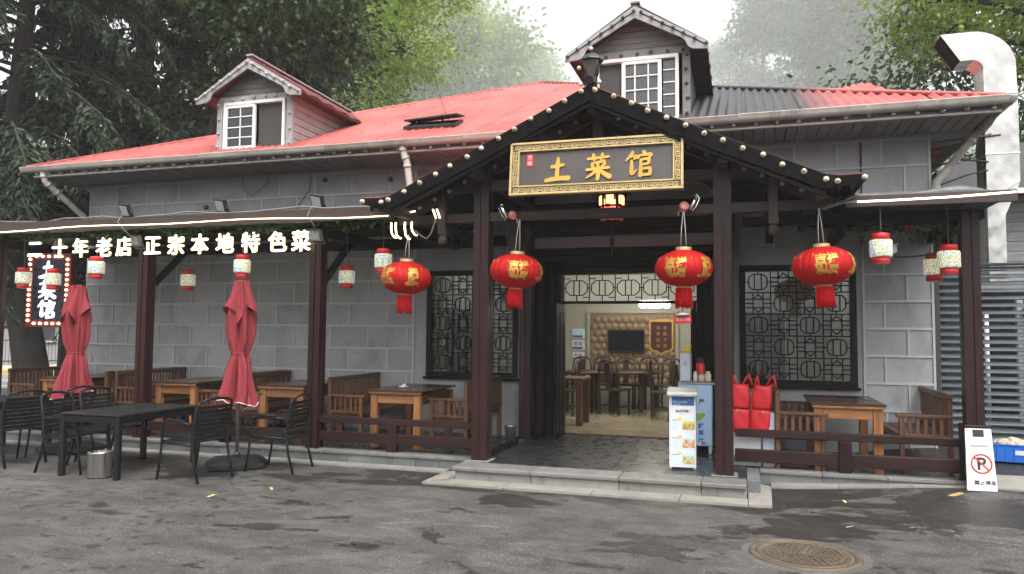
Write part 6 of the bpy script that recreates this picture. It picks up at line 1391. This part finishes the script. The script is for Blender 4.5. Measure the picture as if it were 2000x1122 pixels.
def broadleaf(label, base, trunk, r0, blobs, n, ls, lm_, bark=BARK, group='trees behind the restaurant', wd=.3, clump=.5, twig=True, droop=.35):
    """trunk: list of offsets; blobs: (dx,dy,dz,rx,ry,rz) relative to base."""
    t = thing('broadleaf_tree', label, 'tree', base, 0, group); k = len(trunk)
    tm = MB(); tm.tube([Vector((0, 0, -.2))] + [Vector(p) for p in trunk], [r0 * 1.25] + [r0 * (1 - .6 * i / k) for i in range(k)], 10)
    tops = [Vector(p) for p in trunk]; Cc, Dd = [], []
    vol = np.array([b[3] * b[4] * b[5] for b in blobs]) ** .75; cnt = (n * vol / vol.sum()).astype(int)
    lb = MB()
    for b, c in zip(blobs, cnt):
        ce = Vector(b[:3]); s = min(tops, key=lambda p: (p - ce).length + .5 * max(0, p.z - ce.z + .5)); rr = r0 * .32
        pts = curve(s, ce, (rnd.uniform(-.4, .4), rnd.uniform(-.4, .4), rnd.uniform(.1, .7)), 6); lb.tube(pts, [rr * (1 - .11 * i) for i in range(7)], 7)
        ncl = max(6, int(9 * (b[3] * b[4] * b[5]) ** .5 / clump)); per = max(1, c // ncl)
        u = NPR.normal(0, 1, (ncl, 3)); u /= np.linalg.norm(u, axis=1, keepdims=True); rad_ = NPR.uniform(.25, 1., (ncl, 1)) ** .6
        cc = np.array(b[:3]) + u * rad_ * np.array(b[3:6])
        for q in cc[: max(3, ncl // 3)]:
            lb.tube(curve(ce, Vector(q), (0, 0, rnd.uniform(0, .3)), 3), [rr * .45, rr * .3, rr * .2, rr * .08], 5)
        for q, uu in zip(cc, u):
            sz = clump * NPR.uniform(.55, 1.2); g = NPR.normal(0, 1, (per, 3)) * np.array([sz, sz, sz * .42]); Cc.append(q + g)
            Dd.append(NPR.normal(0, .6, (per, 3)) + uu * .6 + g / (sz + 1e-6) * .35 + np.array([0, 0, -droop]))
    tm.build('trunk', bark, t); lb.build('limbs', bark, t)
    C_ = np.concatenate(Cc); D_ = np.concatenate(Dd); leaf_object('crown', C_, D_, ls * NPR.uniform(.6, 1.25, len(C_)), wd, lm_, t)
    return t
def conifer(label, base, trunk, r0, z0, z1, rmax, nb, lm_, nl, ls, bark=BARK, group='dark conifers left of the restaurant', az=None):
    t = thing('conifer_tree', label, 'tree', base, 0, group); k = len(trunk)
    MB().tube([Vector((0, 0, -.2))] + [Vector(p) for p in trunk], [r0 * 1.2] + [r0 * (1 - .75 * i / k) for i in range(k)], 12).build('trunk', bark, t)
    tp_ = [Vector((0, 0, 0))] + [Vector(p) for p in trunk]
    def on(z):
        for a, b in zip(tp_[:-1], tp_[1:]):
            if a.z <= z <= b.z: return a + (b - a) * ((z - a.z) / (b.z - a.z + 1e-6))
        return tp_[-1]
    lb = MB(); C, D, Lh = [], [], []
    for i in range(nb):
        z = z0 + (z1 - z0) * ((i + rnd.random()) / nb); a = rnd.uniform(*(az or (0, 2 * math.pi))); ln = rmax * (1 - .55 * (z - z0) / (z1 - z0)) * rnd.uniform(.55, 1.1); s = on(z)
        pts = []
        for j in range(7):
            u = j / 6; pts.append(s + Vector((math.cos(a + .15 * u), math.sin(a + .15 * u), 0)) * ln * u + Vector((0, 0, .18 * ln * u - .55 * ln * u ** 2.2)))
        lb.tube(pts, [.05 * (1 - .14 * j) + .004 for j in range(7)], 5)
        nt_ = int(nl / nb / 16)
        for q in range(nt_):
            u = rnd.uniform(.18, 1.) ** .8; f = u * 6; j = min(5, int(f)); p = pts[j] + (pts[j + 1] - pts[j]) * (f - j); d = (pts[j + 1] - pts[j]).normalized(); sd_ = d.cross(Vector((0, 0, 1))) * rnd.choice((-1, 1)); td = (d * rnd.uniform(.2, .8) + sd_ * rnd.uniform(.3, 1) + Vector((0, 0, rnd.uniform(-.9, -.1)))).normalized(); tl_ = rnd.uniform(.25, .7)
            for h in range(16):
                w_ = h / 16; pp = p + td * tl_ * w_ + Vector((0, 0, -.25 * tl_ * w_ * w_)); C.append(pp); D.append(td * .9 + sd_.cross(td) * .2 * (-1) ** h + Vector((rnd.uniform(-.6, .6), rnd.uniform(-.6, .6), rnd.uniform(-.7, .25)))); Lh.append(ls * rnd.uniform(.6, 1.2) * (1.1 - .5 * w_))
    lb.build('limbs', BARK, t); leaf_object('crown', np.array([tuple(c) for c in C]), np.array([tuple(c) for c in D]), Lh, .16, lm_, t)
    return t
# left edge
conifer('big dark conifer with a thick leaning trunk at the left edge', (-13.95, 12.0, 0), [(-.05, 0, .6), (-.32, 0, 1.7), (-.72, 0, 2.8), (-1.0, 0, 3.9), (-1.0, .1, 6), (-.9, .2, 9), (-.8, .2, 14)], .34, 3.6, 13, 4.6, 110, LF_DARK, 80000, .20, BARK)
conifer('dark conifer behind the left end of the restaurant roof', (-15.6, 16.2, 0), [(.0, 0, 3), (.1, 0, 7), (.2, 0, 12), (.2, 0, 17)], .33, 3.0, 15.5, 4.4, 100, LF_DARK, 70000, .23)
conifer('dark conifer at the back left, between two others', (-19.0, 17.5, 0), [(0, 0, 4), (0, 0, 9), (0, 0, 17)], .3, 2.2, 16, 4.4, 90, LF_DARK, 50000, .26)
conifer('slim dark conifer close to the left gable end', (-12.9, 17.8, 0), [(0, 0, 4), (0, 0, 9), (0, 0, 15)], .26, 3.2, 13.5, 3.6, 80, LF_DARK, 50000, .22)
broadleaf('dark broadleaf tree spreading over the left dormer', (-13.2, 15.4, 0), [(.1, 0, 3), (.5, .1, 6), (1.2, .2, 8.2), (2.2, .4, 9.6)], .30, [(1.8, .2, 9.2, 2.0, 1.7, 1.1), (2.5, .8, 9.6, 1.5, 1.5, .9), (0.0, 0, 10.4, 2.2, 1.8, 1.3), (3.3, 1.2, 9.0, 1.0, 1.0, .5), (1.4, 0, 11.0, 2.0, 1.8, 1.2), (-.9, .2, 7.4, 1.4, 1.4, 1.0), (1.0, 1.0, 7.4, 1.2, 1.2, .8), (-.4, .6, 5.6, 1.6, 1.2, .9), (2.9, 1.2, 10.9, 1.3, 1.2, .9), (1.4, .6, 6.0, 1.0, 1.0, .7)], 26000, .18, LF_MID, clump=.42)
broadleaf('low dark undergrowth tree behind the left roof slope', (-17, 22.5, 0), [(0, 0, 2), (0, 0, 5)], .25, [(0, 0, 6, 3.4, 2.5, 2.6), (4, 2, 6.4, 3, 2.4, 2.4), (-3.6, 0, 5, 3, 2, 2.6), (1.5, 1, 9.5, 3.4, 2.4, 2.4)], 14000, .22, LF_MID, clump=.6)
broadleaf('bright green tree with pale new leaves behind the red roof', (-17.8, 27.0, 0), [(0, 0, 4), (.6, 0, 8), (1.2, .2, 12), (1.8, .4, 15)], .34, [(1, 0, 9.2, 3.0, 2.6, 1.8), (3.4, .4, 10.2, 2.4, 2.2, 1.6), (-1.8, 0, 9.0, 2.4, 2.2, 1.8), (1.4, -.4, 12.6, 3.2, 2.6, 1.7), (4.4, .8, 13.2, 2.6, 2.4, 1.6), (-1.6, 0, 12.6, 2.8, 2.2, 1.8), (2.0, 0, 15.8, 3.4, 2.6, 1.8), (-1.5, 0, 15.8, 3, 2.4, 1.8), (4.8, 1, 16.2, 2.6, 2.4, 1.6), (5.2, .8, 9.4, 2.0, 2.0, 1.2)], 44000, .18, LF_BRIGHT, clump=.5)
def hz(x, y): return max(0, .255 * math.hypot(x, y) - 18) if y > 20 else 0
def hill():
    xs = [-230 + 23 * i for i in range(21)]; ys = [52 + 16 * i for i in range(37)]
    v = [(x, y, max(-.5, (.262 * math.hypot(x, y) - 14) * ss(52, 90, y) - .5) * 1.0 + 1.2 * math.sin(x * .06) * math.cos(y * .05)) for y in ys for x in xs]; n = len(xs)
    f = [(j * n + i, j * n + i + 1, (j + 1) * n + i + 1, (j + 1) * n + i) for j in range(len(ys) - 1) for i in range(n - 1)]
    tag(MB().add(v, f, True).build('hill', mat('wooded_hillside', (.06, .085, .04), .95, var=.4, scale=.2, rand=0, bmp=.8, bscale=2, world=True), fix=False), 'wooded hillside rising into the mist behind', kind='structure')
hill()
def hillz(x, y): return max(0, (.262 * math.hypot(x, y) - 14) * ss(52, 90, y) - .5)
def misty(label, ang, dist, top, s, n, lm_, wdt=1.):
    x, y = dist * math.sin(R(ang)), dist * math.cos(R(ang)); z = hillz(x, y) - 1; H = top * dist + 1.65 - z; 
    bl = []; r_ = random.Random(int(ang * 10) + 400)
    for k in range(11):
        u = r_.random(); zz = H * (.30 + .62 * u); rr = s * (1.1 - .55 * abs(u - .35)) * wdt; a = r_.uniform(0, 6.28); bl.append((math.cos(a) * s * .75 * wdt * (1 - .6 * u), math.sin(a) * s * .5 * (1 - .6 * u), zz, rr * .55, rr * .5, rr * .34))
    bl.append((0, 0, H * .93, s * .4, s * .4, s * .25))
    return broadleaf(label, (x, y, z), [(0, 0, H * .2), (s * .03, 0, H * .45), (s * .06, 0, H * .8)], s * .05, bl, n, s * .075, lm_, group='trees fading into the mist', clump=s * .13)
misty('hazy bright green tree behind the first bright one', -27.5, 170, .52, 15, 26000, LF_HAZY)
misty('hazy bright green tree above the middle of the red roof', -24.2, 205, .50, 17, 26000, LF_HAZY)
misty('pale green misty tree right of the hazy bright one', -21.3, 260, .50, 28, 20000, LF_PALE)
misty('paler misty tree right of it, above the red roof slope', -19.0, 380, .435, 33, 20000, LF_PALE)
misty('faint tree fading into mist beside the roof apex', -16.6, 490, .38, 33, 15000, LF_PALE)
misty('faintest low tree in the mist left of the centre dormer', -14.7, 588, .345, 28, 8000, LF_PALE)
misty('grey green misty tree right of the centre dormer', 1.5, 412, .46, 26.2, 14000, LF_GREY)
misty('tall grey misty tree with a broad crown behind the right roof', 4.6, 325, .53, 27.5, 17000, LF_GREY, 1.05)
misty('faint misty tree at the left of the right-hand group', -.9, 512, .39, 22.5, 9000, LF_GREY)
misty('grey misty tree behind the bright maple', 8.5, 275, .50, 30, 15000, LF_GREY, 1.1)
broadleaf('near green maple with bright leaf tips hanging in from the upper right', (8.5, 21, .5), [(0, 0, 4), (-.4, 0, 8), (-1.2, -.2, 11)], .34, [(-4.4, -.6, 9.4, 1.3, 1.3, .8), (-3.2, -.4, 10.4, 1.8, 1.5, 1.0), (-1.2, 0, 9.4, 2.0, 1.6, 1.1), (-2.6, 0, 11.8, 2.2, 1.8, 1.2), (.8, 0, 10.6, 2.2, 1.8, 1.4), (-.6, 0, 12.4, 2.2, 1.8, 1.3), (-3.6, -.4, 8.6, 1.0, 1.0, .6), (.6, -.4, 8.2, 2.0, 1.6, 1.2), (2.4, 0, 9, 2, 1.6, 1.6), (-.8, .4, 7.8, 1.6, 1.4, 1.0)], 32000, .13, LF_BRIGHT, clump=.4, group='trees right of the restaurant')
broadleaf('darker tree behind the steel duct at the right', (9.5, 26, .5), [(0, 0, 4), (-.4, 0, 9)], .34, [(0, 0, 9, 3.4, 2.6, 2.2), (-3.4, 0, 9.6, 2.6, 2.2, 1.6), (3, 0, 8, 3, 2.4, 2.4), (-1, 0, 12.5, 3.4, 2.6, 1.8), (1, 0, 6, 2.6, 2.2, 1.8)], 17000, .22, LF_MID, clump=.55, group='trees right of the restaurant')
broadleaf('low green tree between the neighbour shed and the duct', (6.4, 19, .4), [(0, 0, 2), (-.2, 0, 4)], .16, [(-.4, 0, 5, 1.4, 1.2, 1.0), (.8, 0, 4.6, 1.4, 1.2, 1.2), (-1.4, .2, 4.4, 1.0, 1.0, .8)], 6000, .15, LF_MID, clump=.35, group='trees right of the restaurant')
# ivy hanging from the pergola and the canopy
def garland(label, x0, x1, y, z, n, drop):
    t = thing('ivy_garland', label, 'plant', ((x0 + x1) / 2, y, z)); L = x1 - x0
    pts = [Vector((-L / 2 + L * i / 24, .03 * math.sin(i), -.03 + .02 * math.sin(i * 1.7))) for i in range(25)]; MB().tube(pts, .006, 5).build('stem', BARK, t)
    u = NPR.uniform(-L / 2, L / 2, n); C = np.stack([u, NPR.normal(0, .05, n), -.03 - np.abs(NPR.normal(0, drop, n)) * (.6 + .5 * np.sin(u * 5))], 1); D = NPR.normal(0, .6, (n, 3)) + np.array([0, -.4, -.6])
    leaf_object('leaves', C, D, NPR.uniform(.04, .075, n), .42, LF_IVY, t)
garland('green ivy garland tucked under the left pergola fascia', -10.9, -4.1, 8.33, 3.07, 2600, .045)
garland('ivy trailing from the beam of the right canopy', 1.1, 2.2, 9.05, 2.86, 150, .07)
tag(MB().lathe([(.0001, -.03), (.035, -.01), (.03, .02), (.0001, .03)], 8).build('red_flower', LRED2, None, (1.72, 9.0, 2.80)), 'red silk flower in the canopy ivy', 'flower')

# ------------------------------------------------------------------ mist
hm = bpy.data.materials.new('mist'); hm.use_nodes = True; n_ = hm.node_tree; n_.nodes.clear(); ho = n_.nodes.new('ShaderNodeOutputMaterial'); hv = n_.nodes.new('ShaderNodeVolumePrincipled')
hv.inputs['Color'].default_value = (.99, .995, 1., 1); hv.inputs['Density'].default_value = HAZE; hv.inputs['Anisotropy'].default_value = 0.; n_.links.new(hv.outputs[0], ho.inputs['Volume'])
HT = 200.
hz_ = MB().box((0, 220, (HT - 3) / 2), (1000, 960, HT + 3)).build('haze', hm); hz_['kind'] = 'stuff'
